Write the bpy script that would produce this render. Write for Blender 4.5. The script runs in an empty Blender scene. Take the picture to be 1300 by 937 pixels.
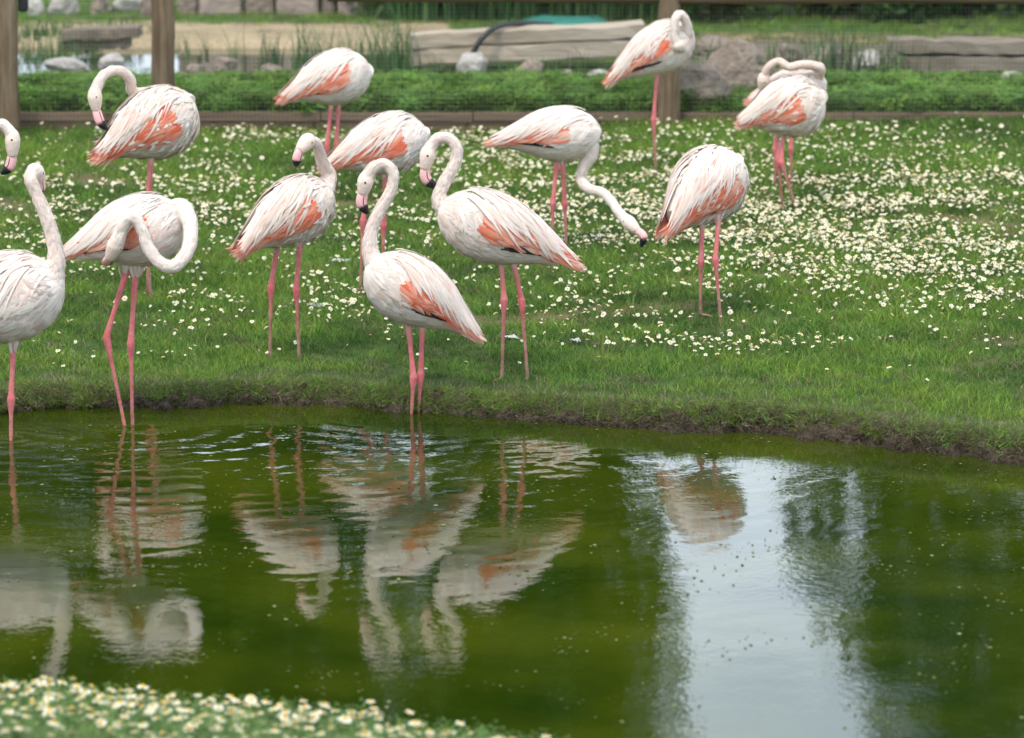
import bpy, math, random
import numpy as np
from mathutils import Vector
random.seed(7); rng = np.random.default_rng(7)
R = math.radians
scene = bpy.context.scene
C = scene.collection

# ------------------------------------------------------------------ camera
F = 5417.0; PX0, PY0 = 650.0, 468.5          # focal length and centre in photo pixels
CAM_H = 3.8; PITCH = R(10.14)
cd = bpy.data.cameras.new("camera"); cam = bpy.data.objects.new("camera", cd); C.objects.link(cam)
cam.location = (0, 0, CAM_H); cam.rotation_euler = (math.pi/2 - PITCH, 0, 0)
cd.sensor_width = 36; cd.sensor_fit = 'HORIZONTAL'; cd.lens = 36*F/1300
cd.clip_start = 0.5; cd.clip_end = 3000
cd.dof.use_dof = True; cd.dof.focus_distance = 20.7; cd.dof.aperture_fstop = 3.0
scene.camera = cam

# ------------------------------------------------------------------ sky, sun, exposure
SUN_EL, SUN_AZ = R(60), R(205)               # azimuth clockwise from +Y
world = bpy.data.worlds.new("World"); scene.world = world; world.use_nodes = True
wn, wl = world.node_tree.nodes, world.node_tree.links; wn.clear()
sky = wn.new('ShaderNodeTexSky'); sky.sky_type = 'NISHITA'; sky.sun_disc = False
sky.sun_elevation = SUN_EL; sky.sun_rotation = SUN_AZ; sky.dust_density = 2.0
tc = wn.new('ShaderNodeTexCoord'); cl = wn.new('ShaderNodeTexNoise')
cl.inputs['Scale'].default_value = 3.4; cl.inputs['Detail'].default_value = 6; cl.inputs['Roughness'].default_value = .55
mp = wn.new('ShaderNodeMapping'); mp.inputs['Scale'].default_value = (1, 1, 2.6)
wl.new(tc.outputs['Generated'], mp.inputs['Vector']); wl.new(mp.outputs[0], cl.inputs['Vector'])
cr = wn.new('ShaderNodeMapRange'); cr.inputs['From Min'].default_value = .32; cr.inputs['From Max'].default_value = .62
cr.inputs['To Min'].default_value = .2; cr.inputs['To Max'].default_value = .97
wl.new(cl.outputs['Fac'], cr.inputs['Value'])
mx = wn.new('ShaderNodeMix'); mx.data_type = 'RGBA'
mx.inputs[7].default_value = (9.2, 10.3, 11.8, 1)           # thin bright cloud
wl.new(cr.outputs[0], mx.inputs[0]); wl.new(sky.outputs[0], mx.inputs[6])
bg = wn.new('ShaderNodeBackground'); bg.inputs['Strength'].default_value = .15
wo = wn.new('ShaderNodeOutputWorld'); wl.new(mx.outputs[2], bg.inputs['Color']); wl.new(bg.outputs[0], wo.inputs['Surface'])
sd = bpy.data.lights.new("sun", 'SUN'); so = bpy.data.objects.new("sun", sd); C.objects.link(so)
sd.energy = 1.5; sd.angle = R(10); sd.color = (1, .91, .77)
so.rotation_euler = Vector((-math.sin(SUN_AZ)*math.cos(SUN_EL), -math.cos(SUN_AZ)*math.cos(SUN_EL), -math.sin(SUN_EL))).to_track_quat('-Z', 'Y').to_euler()
so.location = (0, 0, 40)
vs = scene.view_settings; vs.view_transform = 'Standard'; vs.look = 'None'; vs.gamma = 1; vs.exposure = 0.46
scene.cycles.max_bounces = 6; scene.cycles.diffuse_bounces = 3; scene.cycles.transmission_bounces = 3

# ------------------------------------------------------------------ helpers
cth, sth = math.cos(PITCH), math.sin(PITCH)
def ray(px, py):
    a = (px-PX0)/F; b = (py-PY0)/F
    return np.array([a, cth - b*sth, -sth - b*cth])
def at_y(px, py, Y):
    r = ray(px, py); t = Y/r[1]
    return np.array([r[0]*t, Y, CAM_H + r[2]*t])
def at_z(px, py, z):
    r = ray(px, py); t = (z-CAM_H)/r[2]
    return np.array([r[0]*t, r[1]*t, z])
def to_px(P):
    P = np.atleast_2d(P); x, y, z = P[:, 0], P[:, 1], P[:, 2]-CAM_H
    dep = y*cth - z*sth; up = y*sth + z*cth
    return PX0 + F*x/dep, PY0 - F*up/dep

def tagp(o, label=None, cat=None, group=None, kind=None):
    if label: o['label'] = label
    if cat: o['category'] = cat
    if group: o['group'] = group
    if kind: o['kind'] = kind
    return o
def empty(name, loc=(0, 0, 0)):
    o = bpy.data.objects.new(name, None); C.objects.link(o); o.location = loc; o.empty_display_size = .1
    return o
def mesh(name, V, Fc, mat=None, cols=None, smooth=True, mids=None):
    me = bpy.data.meshes.new(name)
    V = np.asarray(V, dtype=np.float64)
    me.from_pydata(V.tolist(), [], Fc.tolist() if isinstance(Fc, np.ndarray) else Fc)
    for m in (mat if isinstance(mat, (list, tuple)) else [mat]):
        if m: me.materials.append(m)
    if cols is not None:
        at = me.color_attributes.new('Col', 'FLOAT_COLOR', 'POINT')
        c4 = np.ones((len(V), 4)); c4[:, :3] = cols
        at.data.foreach_set('color', c4.ravel())
    if mids is not None: me.polygons.foreach_set('material_index', np.asarray(mids, dtype=np.int32))
    me.polygons.foreach_set('use_smooth', np.full(len(me.polygons), smooth))
    me.update()
    return me
def obj(name, me, parent=None, link=True):
    o = bpy.data.objects.new(name, me)
    if link: C.objects.link(o)
    if parent is not None:
        o.parent = parent; o.matrix_parent_inverse = parent_inv(parent)
    return o
def parent_inv(p):
    from mathutils import Matrix
    return Matrix.Translation(-p.location) if p.type == 'EMPTY' else Matrix.Identity(4)

class MB:                                    # collects pieces into one mesh
    def __init__(s): s.V = []; s.F = []; s.K = []; s.n = 0; s.M = []
    def add(s, V, Fc, col=(1, 1, 1), mid=0):
        V = np.asarray(V, float); s.V.append(V)
        s.F += [[i+s.n for i in f] for f in (Fc.tolist() if isinstance(Fc, np.ndarray) else Fc)]
        c = np.asarray(col, float)
        s.K.append(np.tile(c, (len(V), 1)) if c.ndim == 1 else c); s.M += [mid]*len(Fc); s.n += len(V)
    def build(s, name, mat, parent=None, smooth=True, link=True):
        return obj(name, mesh(name, np.vstack(s.V), s.F, mat, np.vstack(s.K), smooth, s.M), parent, link)

def catmull(P, n):
    P = np.asarray(P, float); m = len(P)
    if m < 3:
        t = np.linspace(0, 1, n)[:, None]; return P[0]*(1-t)+P[-1]*t
    Q = np.vstack([2*P[0]-P[1], P, 2*P[-1]-P[-2]])
    d = np.concatenate([[0], np.cumsum(np.linalg.norm(np.diff(P[:, :3], axis=0), axis=1)+1e-9)]); d /= d[-1]
    out = []
    for t in np.linspace(0, 1, n):
        i = min(np.searchsorted(d, t, side='right')-1, m-2); i = max(i, 0)
        u = (t-d[i])/(d[i+1]-d[i])
        p0, p1, p2, p3 = Q[i], Q[i+1], Q[i+2], Q[i+3]
        out.append(.5*((2*p1)+(-p0+p2)*u+(2*p0-5*p1+4*p2-p3)*u*u+(-p0+3*p1-3*p2+p3)*u**3))
    return np.array(out)
def frames(P):
    T = np.gradient(P, axis=0); T /= np.linalg.norm(T, axis=1)[:, None]+1e-12
    N = np.zeros_like(P); a = np.array([0, 0, 1.]) if abs(T[0][2]) < .9 else np.array([1., 0, 0])
    v = np.cross(T[0], a); v /= np.linalg.norm(v); N[0] = v
    for i in range(1, len(P)):
        v = N[i-1]-T[i]*np.dot(N[i-1], T[i]); N[i] = v/(np.linalg.norm(v)+1e-12)
    return T, N, np.cross(T, N)
def loft(P, r, nr=10, asp=None, sidev=None):
    """closed tube along P with radii r; asp scales along sidev"""
    P = np.asarray(P, float); r = np.broadcast_to(np.asarray(r, float), (len(P),))
    T, N, B = frames(P)
    if sidev is not None:
        N = sidev - T*(T@sidev)[:, None]; N /= np.linalg.norm(N, axis=1)[:, None]+1e-9; B = np.cross(T, N)
    a = np.linspace(0, 2*np.pi, nr, endpoint=False)
    k = 1 if asp is None else asp
    V = P[:, None]+r[:, None, None]*(k*np.cos(a)[None, :, None]*N[:, None]+np.sin(a)[None, :, None]*B[:, None])
    n = len(P); V = V.reshape(-1, 3); Fc = []
    for i in range(n-1):
        for j in range(nr):
            k2 = (j+1) % nr
            Fc.append([i*nr+j, i*nr+k2, (i+1)*nr+k2, (i+1)*nr+j])
    V = np.vstack([V, P[0], P[-1]]); c0, c1 = n*nr, n*nr+1
    for j in range(nr):
        k2 = (j+1) % nr
        Fc.append([c0, k2, j]); Fc.append([c1, (n-1)*nr+j, (n-1)*nr+k2])
    return V, Fc
def box(x0, x1, y0, y1, z0, z1):
    V = [(x, y, z) for z in (z0, z1) for y in (y0, y1) for x in (x0, x1)]
    return V, [[0, 2, 3, 1], [4, 5, 7, 6], [0, 1, 5, 4], [2, 6, 7, 3], [0, 4, 6, 2], [1, 3, 7, 5]]
def vnoise(P, f, seed=0):                    # cheap smooth noise, -1..1
    P = np.asarray(P)*f; o = np.zeros(len(P)); g = np.random.default_rng(seed)
    for k in range(7):
        d = g.normal(size=3); ph = g.uniform(0, 6.28)
        o += np.sin(P@d*(1+.35*k)+ph)
    return o/4.0
def icos(sub=2):
    import bmesh
    bm = bmesh.new(); bmesh.ops.create_icosphere(bm, subdivisions=sub, radius=1)
    V = np.array([v.co[:] for v in bm.verts]); Fc = [[v.index for v in f.verts] for f in bm.faces]; bm.free()
    return V, Fc
ICO1, ICO2, ICO3, ICO4 = icos(1), icos(2), icos(3), icos(4)

# ------------------------------------------------------------------ materials
def mat(name, col=(.5, .5, .5), rough=.7, spec=.3, attr=False, noise=None, bump=None, trans=0, rnd=0, sheen=0, sss=0):
    m = bpy.data.materials.new(name); m.use_nodes = True
    n, l = m.node_tree.nodes, m.node_tree.links; b = n['Principled BSDF']; out = n['Material Output']
    b.inputs['Roughness'].default_value = rough; b.inputs['Specular IOR Level'].default_value = spec
    t = n.new('ShaderNodeTexCoord')
    if attr:
        a = n.new('ShaderNodeAttribute'); a.attribute_name = 'Col'; src = a.outputs['Color']
    else:
        c = n.new('ShaderNodeRGB'); c.outputs[0].default_value = (*col, 1); src = c.outputs[0]
    if noise:                                # list of (scale xyz, detail, amount, tint)
        for sc, det, amt, tint in noise:
            mpn = n.new('ShaderNodeMapping'); mpn.inputs['Scale'].default_value = sc if isinstance(sc, tuple) else (sc,)*3
            l.new(t.outputs['Object'], mpn.inputs['Vector'])
            tx = n.new('ShaderNodeTexNoise'); tx.inputs['Scale'].default_value = 1; tx.inputs['Detail'].default_value = det
            l.new(mpn.outputs[0], tx.inputs['Vector'])
            mr = n.new('ShaderNodeMapRange'); mr.inputs['From Min'].default_value = .35; mr.inputs['From Max'].default_value = .65
            mr.inputs['To Max'].default_value = amt; l.new(tx.outputs['Fac'], mr.inputs['Value'])
            mm = n.new('ShaderNodeMix'); mm.data_type = 'RGBA'; mm.blend_type = 'MIX'
            mm.inputs[7].default_value = (*tint, 1); l.new(mr.outputs[0], mm.inputs[0]); l.new(src, mm.inputs[6]); src = mm.outputs[2]
    if rnd:
        oi = n.new('ShaderNodeObjectInfo'); hs = n.new('ShaderNodeHueSaturation')
        mr = n.new('ShaderNodeMapRange'); mr.inputs['To Min'].default_value = 1-rnd; mr.inputs['To Max'].default_value = 1+rnd
        l.new(oi.outputs['Random'], mr.inputs['Value']); l.new(mr.outputs[0], hs.inputs['Value'])
        mr2 = n.new('ShaderNodeMapRange'); mr2.inputs['To Min'].default_value = .5-rnd*.06; mr2.inputs['To Max'].default_value = .5+rnd*.06
        mu = n.new('ShaderNodeMath'); mu.operation = 'MULTIPLY'; mu.inputs[1].default_value = 7.31; fr = n.new('ShaderNodeMath'); fr.operation = 'FRACT'
        l.new(oi.outputs['Random'], mu.inputs[0]); l.new(mu.outputs[0], fr.inputs[0]); l.new(fr.outputs[0], mr2.inputs['Value']); l.new(mr2.outputs[0], hs.inputs['Hue'])
        l.new(src, hs.inputs['Color']); src = hs.outputs[0]
    l.new(src, b.inputs['Base Color'])
    if bump:
        sc, det, st = bump
        mpn = n.new('ShaderNodeMapping'); mpn.inputs['Scale'].default_value = sc if isinstance(sc, tuple) else (sc,)*3
        l.new(t.outputs['Object'], mpn.inputs['Vector'])
        tx = n.new('ShaderNodeTexNoise'); tx.inputs['Scale'].default_value = 1; tx.inputs['Detail'].default_value = det
        l.new(mpn.outputs[0], tx.inputs['Vector'])
        bp = n.new('ShaderNodeBump'); bp.inputs['Distance'].default_value = st; l.new(tx.outputs['Fac'], bp.inputs['Height'])
        l.new(bp.outputs[0], b.inputs['Normal'])
    if sheen: b.inputs['Sheen Weight'].default_value = sheen
    if sss:
        b.inputs['Subsurface Weight'].default_value = sss; b.inputs['Subsurface Radius'].default_value = (.02, .01, .008); b.inputs['Subsurface Scale'].default_value = .5
    if trans:
        tr = n.new('ShaderNodeBsdfTranslucent'); l.new(src, tr.inputs['Color'])
        ms = n.new('ShaderNodeMixShader'); ms.inputs[0].default_value = trans
        l.new(b.outputs[0], ms.inputs[1]); l.new(tr.outputs[0], ms.inputs[2]); l.new(ms.outputs[0], out.inputs['Surface'])
    return m
M = {}
M['plumage'] = mat('plumage', attr=True, rough=.9, spec=.1, noise=[(60, 3, .16, (.62, .46, .38)), (18, 3, .14, (.80, .60, .50)), (150, 2, .10, (.5, .36, .3))], bump=((170, 170, 90), 3, .0035))
M['feather'] = mat('feather', attr=True, rough=.8, spec=.12, trans=.2, noise=[(45, 3, .12, (.66, .55, .47))], bump=(220, 2, .0008))
M['bill'] = mat('bill', attr=True, rough=.38, spec=.4)
M['black'] = mat('bill_black', (.012, .011, .012), rough=.35, spec=.4)
M['eye'] = mat('eye', attr=True, rough=.1, spec=.5)
M['grass'] = mat('grass', attr=True, rough=.6, spec=.2, trans=.3, rnd=.3)
M['leafy'] = mat('leafy', attr=True, rough=.55, spec=.25, trans=.25, rnd=.3)
M['treeleaf'] = mat('tree_leaf', attr=True, rough=.5, spec=.3, trans=.25)
M['bark'] = mat('bark', (.10, .075, .05), rough=.9, noise=[((6, 6, 1.5), 5, .7, (.04, .03, .02))], bump=((14, 14, 3), 5, .02))
M['petal'] = mat('petal', (.80, .78, .62), rough=.7, spec=.15, trans=.15)
M['disc'] = mat('flower_disc', (.72, .42, .03), rough=.8, spec=.1)
M['stem'] = mat('flower_stem', (.07, .14, .03), rough=.6)
M['ground'] = mat('ground', attr=True, rough=.95, spec=.1, noise=[(3, 5, .35, (.05, .06, .02)), (40, 3, .4, (.035, .04, .018))], bump=(60, 4, .012))
M['mud'] = mat('mud', attr=True, rough=.8, spec=.2, noise=[(14, 5, .6, (.035, .026, .016)), (70, 3, .45, (.16, .13, .085))], bump=(60, 6, .03))
M['wood'] = mat('weathered_wood', (.23, .165, .10), rough=.9, spec=.1, noise=[((45, 45, 2.5), 5, .85, (.085, .058, .036)), ((9, 9, 1.2), 3, .5, (.33, .26, .18)), ((20, 20, 9), 2, .35, (.12, .08, .05))], bump=((70, 70, 3), 5, .02))
M['plank'] = mat('edging_wood', (.22, .15, .095), rough=.85, spec=.15, noise=[((2, 40, 60), 4, .6, (.07, .048, .034)), ((.7, 5, 5), 2, .35, (.19, .14, .10))], bump=((4, 50, 90), 4, .006))
M['log'] = mat('bleached_log', (.43, .35, .255), rough=.9, spec=.1, noise=[((2, 26, 26), 4, .6, (.25, .2, .155)), ((1.3, 5, 5), 3, .45, (.50, .44, .37))], bump=((4, 50, 50), 4, .01))
M['logdark'] = mat('brown_log', (.20, .16, .12), rough=.9, spec=.1, noise=[((2, 26, 26), 4, .6, (.10, .08, .06)), ((1.3, 5, 5), 3, .5, (.30, .26, .21))], bump=((4, 50, 50), 4, .01))
M['rock'] = mat('rock', (.215, .17, .135), rough=.9, spec=.15, noise=[(5, 6, .7, (.09, .068, .05)), (17, 4, .5, (.38, .32, .26)), (2.5, 3, .3, (.30, .22, .17))], bump=(16, 6, .05))
M['palerock'] = mat('pale_rock', (.38, .35, .315), rough=.9, spec=.15, noise=[(5, 6, .6, (.25, .22, .19)), (17, 4, .4, (.6, .57, .53))], bump=(16, 6, .04))
M['wallstone'] = mat('wall_stone', (.40, .31, .26), rough=.9, noise=[(6, 5, .6, (.26, .2, .17))], bump=(20, 5, .03))
M['wire'] = mat('wire', (.30, .31, .27), rough=.5, spec=.4)
M['hose'] = mat('hose', (.02, .022, .024), rough=.45, spec=.4)
M['tarp'] = mat('tarpaulin', (.04, .19, .15), rough=.5, spec=.4, noise=[(3, 3, .4, (.06, .30, .24))])
M['blackbox'] = mat('black_plastic', (.015, .015, .017), rough=.4, spec=.4)
M['scum'] = mat('pond_flecks', attr=True, rough=.9, spec=.1)

# ------------------------------------------------------------------ terrain
_sp = [(-300, 540), (-100, 532), (0, 526), (80, 520), (150, 516), (300, 514), (430, 515), (530, 522), (650, 533), (800, 543), (1000, 555), (1150, 570), (1300, 590), (1500, 615)]
_sh = np.array([at_z(a, b, 0)[:2] for a, b in _sp])
def shore(x):
    x = np.asarray(x, float)
    return np.interp(x, _sh[:, 0], _sh[:, 1]) + .035*np.sin(x*5.3+1)+.02*np.sin(x*13.1)+.012*np.sin(x*31.)
_np = np.array([[-7, 14.8], [-3.5, 14.6], [-1.73, 14.3], [-1.1, 14.12], [-.57, 13.92], [-.1, 13.7], [.3, 13.42], [.9, 13.1], [1.8, 12.9], [6, 12.6]])
def shore_near(x):
    return np.interp(x, _np[:, 0], _np[:, 1]) + .03*np.sin(np.asarray(x)*7)
def sm(t): t = np.clip(t, 0, 1); return t*t*(3-2*t)
BED_Y, BED_Z = 29.0, .43
BP = dict(x0=-4.9, x1=-.45, y0=31.0, y1=33.9)          # small back pond
def zlawn(x, y):
    v = y-shore(x)
    return .02+np.interp(x, [-3, .1, .9, 3], [.045, .05, .085, .09])*sm(v/.06)+.0222*np.maximum(v, 0)+.008*np.sin(x*2.1+y*1.3)*sm(v)
_bare = [(*at_z(px_, py_, .2)[:2], r_) for px_, py_, r_ in ((1245, 292, .42), (120, 225, .35), (30, 262, .25), (600, 250, .18))]
def bare(x, y):
    return np.clip(sum(np.exp(-((x-a)**2+((y-b)/1.6)**2)/(c*c))*(1+.5*np.sin(x*11+y*7)) for a, b, c in _bare), 0, 1)
def zground(x, y):
    x = np.asarray(x, float); y = np.asarray(y, float)
    v = y-shore(x); w = shore_near(x)-y
    side = np.clip((np.abs(x)-9)/3, 0, 1)
    far = zlawn(x, y)-.16*(1-sm((v-.08)/.10))
    far = np.where(y > BED_Y+.03, BED_Z-.03, far)
    bp = sm((x-BP['x0'])/.35)*sm((BP['x1']-x)/.35)*sm((y-BP['y0'])/.3)*sm((BP['y1']-y)/.3)
    far = far-.28*np.where(y > BED_Y, bp, 0)
    far = np.where(y > 35, BED_Z-.03+.004*np.minimum(y-35, 60), far)
    near = .02+.06*sm(w/.2)+.152*np.maximum(w-.25, 0)
    near = np.minimum(near, 2.2)
    bed = -.4*sm(-v/.5)*sm(-w/.6)
    z = np.where(v >= 0, far, np.where(w >= 0, near, bed))
    return np.where((v < 0) & (w < 0), z*(1-sm(side))+.12*sm(side), z)
def axis(lo, hi, step, far, n=26):
    a = np.arange(lo, hi+1e-6, step); g = np.geomspace(step*2, far, n)
    return np.concatenate([lo-g[::-1], a, hi+g])
gx = axis(-6, 6, .06, 900); gy = axis(12.4, 37, .05, 1200)
GX, GY = np.meshgrid(gx, gy); GZ = zground(GX.ravel(), GY.ravel())
nx, ny = len(gx), len(gy)
idx = np.arange(nx*ny).reshape(ny, nx)
quads = np.stack([idx[:-1, :-1], idx[:-1, 1:], idx[1:, 1:], idx[1:, :-1]], -1).reshape(-1, 4)
gv = np.stack([GX.ravel(), GY.ravel(), GZ], 1)
gxx, gyy = gv[:, 0], gv[:, 1]
col = np.tile(np.array([.06, .095, .025]), (len(gv), 1))
v = gyy-shore(gxx); w = shore_near(gxx)-gyy
pondm = (v < .02) & (w < .02); col[pondm] = (.09, .075, .03)
n1 = vnoise(gv*[1, 1, 0], 1.6, 3)
soil = np.maximum(sm((n1-.5)/.5), bare(gxx, gyy))[:, None]*((v > .3) & (gyy < 29))[:, None]
col = col*(1-.7*soil)+np.array([.24, .17, .10])*.7*soil
sandp = at_z(240, 62, .4); 
jx = gyy+.12*np.sin(gxx*2.3)+.06*np.sin(gxx*7.1)
col[(jx > 33.2)] = (.10, .17, .04)
col[(jx > 33.4) & (jx < 35.4) & (gxx < -.5)] = (.52, .40, .25)
col[(jx > 33.7) & (jx < 34.3) & (gxx > 1.2)] = (.42, .33, .17)
col[(jx > 31.2) & (jx < 33.7) & (gxx > .9)] = (.20, .17, .13)
ground = obj('ground', mesh('ground', gv, quads, M['ground'], col)); tagp(ground, kind='structure')

# pond bank: a strip of lumpy mud with a fringe of dead roots
bx = np.arange(-3.4, 3.4, .013); bv = np.concatenate([np.linspace(-.14, .16, 34), np.linspace(.18, .42, 8)])
BX, BV = np.meshgrid(bx, bv); X = BX.ravel(); V_ = BV.ravel(); Y = shore(X)+V_
prof = np.interp(V_, [-.14, -.05, -.015, .01, .03, .06, .11, .2, .42], [-.12, -.05, -.015, .045, .075, .095, .103, .106, .107])
P0 = np.stack([X, Y, np.zeros_like(X)], 1)
amp = np.interp(V_, [-.14, -.05, 0, .06, .12, .2, .42], [.01, .03, .055, .04, .018, .006, .002])
q = np.stack([X, V_*1.0, V_*.5], 1)
lump = np.abs(vnoise(q, 14, 5))*.6+np.abs(vnoise(q, 34, 6))*.5+vnoise(q, 80, 8)*.25-.4
push = vnoise(q, 5, 9)*.025*np.interp(V_, [-.14, 0, .15, .3], [.3, 1, .6, 0])
prof = np.where(prof > 0, prof*np.interp(X, [-3, .1, .9, 3], [.62, .66, .98, 1.02]), prof)
Z = prof+amp*lump; Y2 = Y-amp*lump*1.2+push
low = np.minimum(Z, zlawn(X, Y)-.004)
Z = np.where(V_ > .16, low, Z)
bc = np.tile(np.array([.065, .046, .03]), (len(X), 1)); tt = sm((V_-.05)/.12)[:, None]
bc = bc*(1-tt)+np.array([.13, .115, .065])*tt; bc = np.where((Z < .02)[:, None], bc*.6, bc)
ii = np.arange(len(X)).reshape(len(bv), len(bx))
bq = np.stack([ii[:-1, :-1], ii[:-1, 1:], ii[1:, 1:], ii[1:, :-1]], -1).reshape(-1, 4)
bank = obj('bank', mesh('bank', np.stack([X, Y2, Z], 1), bq, M['mud'], bc)); tagp(bank, kind='structure')

# ------------------------------------------------------------------ water
def water_mat(name, deep, shallow, ring=()):
    m = bpy.data.materials.new(name); m.use_nodes = True
    n, l = m.node_tree.nodes, m.node_tree.links; b = n['Principled BSDF']
    b.inputs['Roughness'].default_value = .02; b.inputs['IOR'].default_value = 1.45
    g = n.new('ShaderNodeNewGeometry')
    def math_(op, a, c=None):
        k = n.new('ShaderNodeMath'); k.operation = op
        for i, s in enumerate((a, c)):
            if s is None: continue
            if isinstance(s, (int, float)): k.inputs[i].default_value = s
            else: l.new(s, k.inputs[i])
        return k.outputs[0]
    def noise(scale, det=2.0, sc=(1, 1, 1)):
        mpn = n.new('ShaderNodeMapping'); mpn.inputs['Scale'].default_value = sc; l.new(g.outputs['Position'], mpn.inputs['Vector'])
        t = n.new('ShaderNodeTexNoise'); t.inputs['Scale'].default_value = scale; t.inputs['Detail'].default_value = det
        l.new(mpn.outputs[0], t.inputs['Vector']); return t.outputs['Fac']
    a = n.new('ShaderNodeAttribute'); a.attribute_name = 'Col'
    mm = n.new('ShaderNodeMix'); mm.data_type = 'RGBA'; mm.inputs[6].default_value = (*deep, 1); mm.inputs[7].default_value = (*shallow, 1)
    fac = math_('ADD', a.outputs['Fac'], math_('MULTIPLY', math_('SUBTRACT', noise(1.0, 7), .43), 2.6))
    cl_ = n.new('ShaderNodeClamp'); l.new(fac, cl_.inputs['Value']); l.new(cl_.outputs[0], mm.inputs[0])
    l.new(mm.outputs[2], b.inputs['Base Color'])
    patch = n.new('ShaderNodeMapRange'); patch.inputs['From Min'].default_value = .42; patch.inputs['From Max'].default_value = .62
    patch.inputs['To Min'].default_value = .25; l.new(noise(.7, 2), patch.inputs['Value'])
    h = math_('MULTIPLY', math_('MULTIPLY', noise(9, 2), .0006), patch.outputs[0])
    h = math_('ADD', h, math_('MULTIPLY', math_('MULTIPLY', noise(30, 2), .0006), patch.outputs[0]))
    h = math_('ADD', h, math_('MULTIPLY', noise(2.2, 1), .0010))
    for (cx, cy, amp_, lam, fall) in ring:
        vd = n.new('ShaderNodeVectorMath'); vd.operation = 'DISTANCE'; l.new(g.outputs['Position'], vd.inputs[0]); vd.inputs[1].default_value = (cx, cy, 0)
        d = math_('ADD', vd.outputs['Value'], math_('MULTIPLY', noise(2.3, 3), .34))
        s = math_('SINE', math_('MULTIPLY', d, 6.2832/lam))
        e = math_('MULTIPLY', math_('POWER', 2.718, math_('MULTIPLY', d, -1/fall)), amp_)
        h = math_('ADD', h, math_('MULTIPLY', s, e))
    bp = n.new('ShaderNodeBump'); bp.inputs['Distance'].default_value = 1; bp.inputs['Strength'].default_value = 1; l.new(h, bp.inputs['Height'])
    l.new(bp.outputs[0], b.inputs['Normal'])
    return m
ringB, ringC, ringH = at_z(14, 557, 0), at_z(163, 538, 0), at_z(526, 525, 0)
M['water'] = water_mat('pond_water', (.011, .025, .0010), (.052, .067, .003),
    [(ringC[0], ringC[1], .0013, .2, 1.4), (ringB[0], ringB[1], .0006, .12, .7), (ringH[0], ringH[1], .0007, .17, 1.2),
     (at_z(690, 600, 0)[0], at_z(690, 600, 0)[1], 0.0004, .15, .6)])
wx = np.linspace(-12, 12, 161); wy = np.linspace(11.5, 20.9, 200)
WX, WY = np.meshgrid(wx, wy); dv = shore(WX.ravel())-WY.ravel()
sh_ = np.interp(dv, [-1, 0, .25, .8, 1.6], [.35, .35, .3, .25, .2])
ii = np.arange(WX.size).reshape(len(wy), len(wx))
wq = np.stack([ii[:-1, :-1], ii[:-1, 1:], ii[1:, 1:], ii[1:, :-1]], -1).reshape(-1, 4)
pond = obj('pond_water', mesh('pond_water', np.stack([WX.ravel(), WY.ravel(), np.zeros(WX.size)], 1), wq, M['water'], np.repeat(sh_[:, None], 3, 1)))
tagp(pond, kind='structure')
M['water2'] = water_mat('back_water', (.05, .06, .03), (.08, .08, .05))
bpw = obj('back_pond_water', mesh('back_pond_water', [(BP['x0'], BP['y0'], BED_Z-.09), (BP['x1'], BP['y0'], BED_Z-.09), (BP['x1'], BP['y1'], BED_Z-.09), (BP['x0'], BP['y1'], BED_Z-.09)], [[0, 1, 2, 3]], M['water2'], np.zeros((4, 3))))
tagp(bpw, kind='structure')

# ------------------------------------------------------------------ scatter (grass, small flowers)
def scatter(name, pts, rots, scl, var, sources, label, cat, parent=None):
    me = bpy.data.meshes.new(name); me.from_pydata(np.asarray(pts).tolist(), [], [])
    a = me.attributes.new('rot', 'FLOAT_VECTOR', 'POINT'); a.data.foreach_set('vector', np.asarray(rots, np.float32).ravel())
    a = me.attributes.new('scl', 'FLOAT', 'POINT'); a.data.foreach_set('value', np.asarray(scl, np.float32))
    a = me.attributes.new('var', 'INT', 'POINT'); a.data.foreach_set('value', np.asarray(var, np.int32))
    o = obj(name, me, parent); tagp(o, label, cat, kind='stuff')
    ng = bpy.data.node_groups.new(name, 'GeometryNodeTree')
    ng.interface.new_socket('Geometry', in_out='INPUT', socket_type='NodeSocketGeometry')
    ng.interface.new_socket('Geometry', in_out='OUTPUT', socket_type='NodeSocketGeometry')
    n, l = ng.nodes, ng.links; gi = n.new('NodeGroupInput'); go = n.new('NodeGroupOutput'); jn = n.new('GeometryNodeJoinGeometry')
    def na(nm, t):
        k = n.new('GeometryNodeInputNamedAttribute'); k.data_type = t; k.inputs['Name'].default_value = nm; return k.outputs['Attribute']
    er = n.new('FunctionNodeEulerToRotation'); l.new(na('rot', 'FLOAT_VECTOR'), er.inputs[0]); sc = na('scl', 'FLOAT'); vr = na('var', 'INT')
    for k, s in enumerate(sources):
        cp = n.new('FunctionNodeCompare'); cp.data_type = 'INT'; cp.operation = 'EQUAL'
        ins = [i for i in cp.inputs if i.type == 'INT']; l.new(vr, ins[0]); ins[1].default_value = k
        oi = n.new('GeometryNodeObjectInfo'); oi.inputs['Object'].default_value = s
        ip = n.new('GeometryNodeInstanceOnPoints'); l.new(gi.outputs[0], ip.inputs['Points']); l.new(cp.outputs[0], ip.inputs['Selection'])
        l.new(oi.outputs['Geometry'], ip.inputs['Instance']); l.new(er.outputs[0], ip.inputs['Rotation']); l.new(sc, ip.inputs['Scale'])
        l.new(ip.outputs[0], jn.inputs[0])
    l.new(jn.outputs[0], go.inputs[0])
    md = o.modifiers.new('scatter', 'NODES'); md.node_group = ng
    return o
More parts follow.
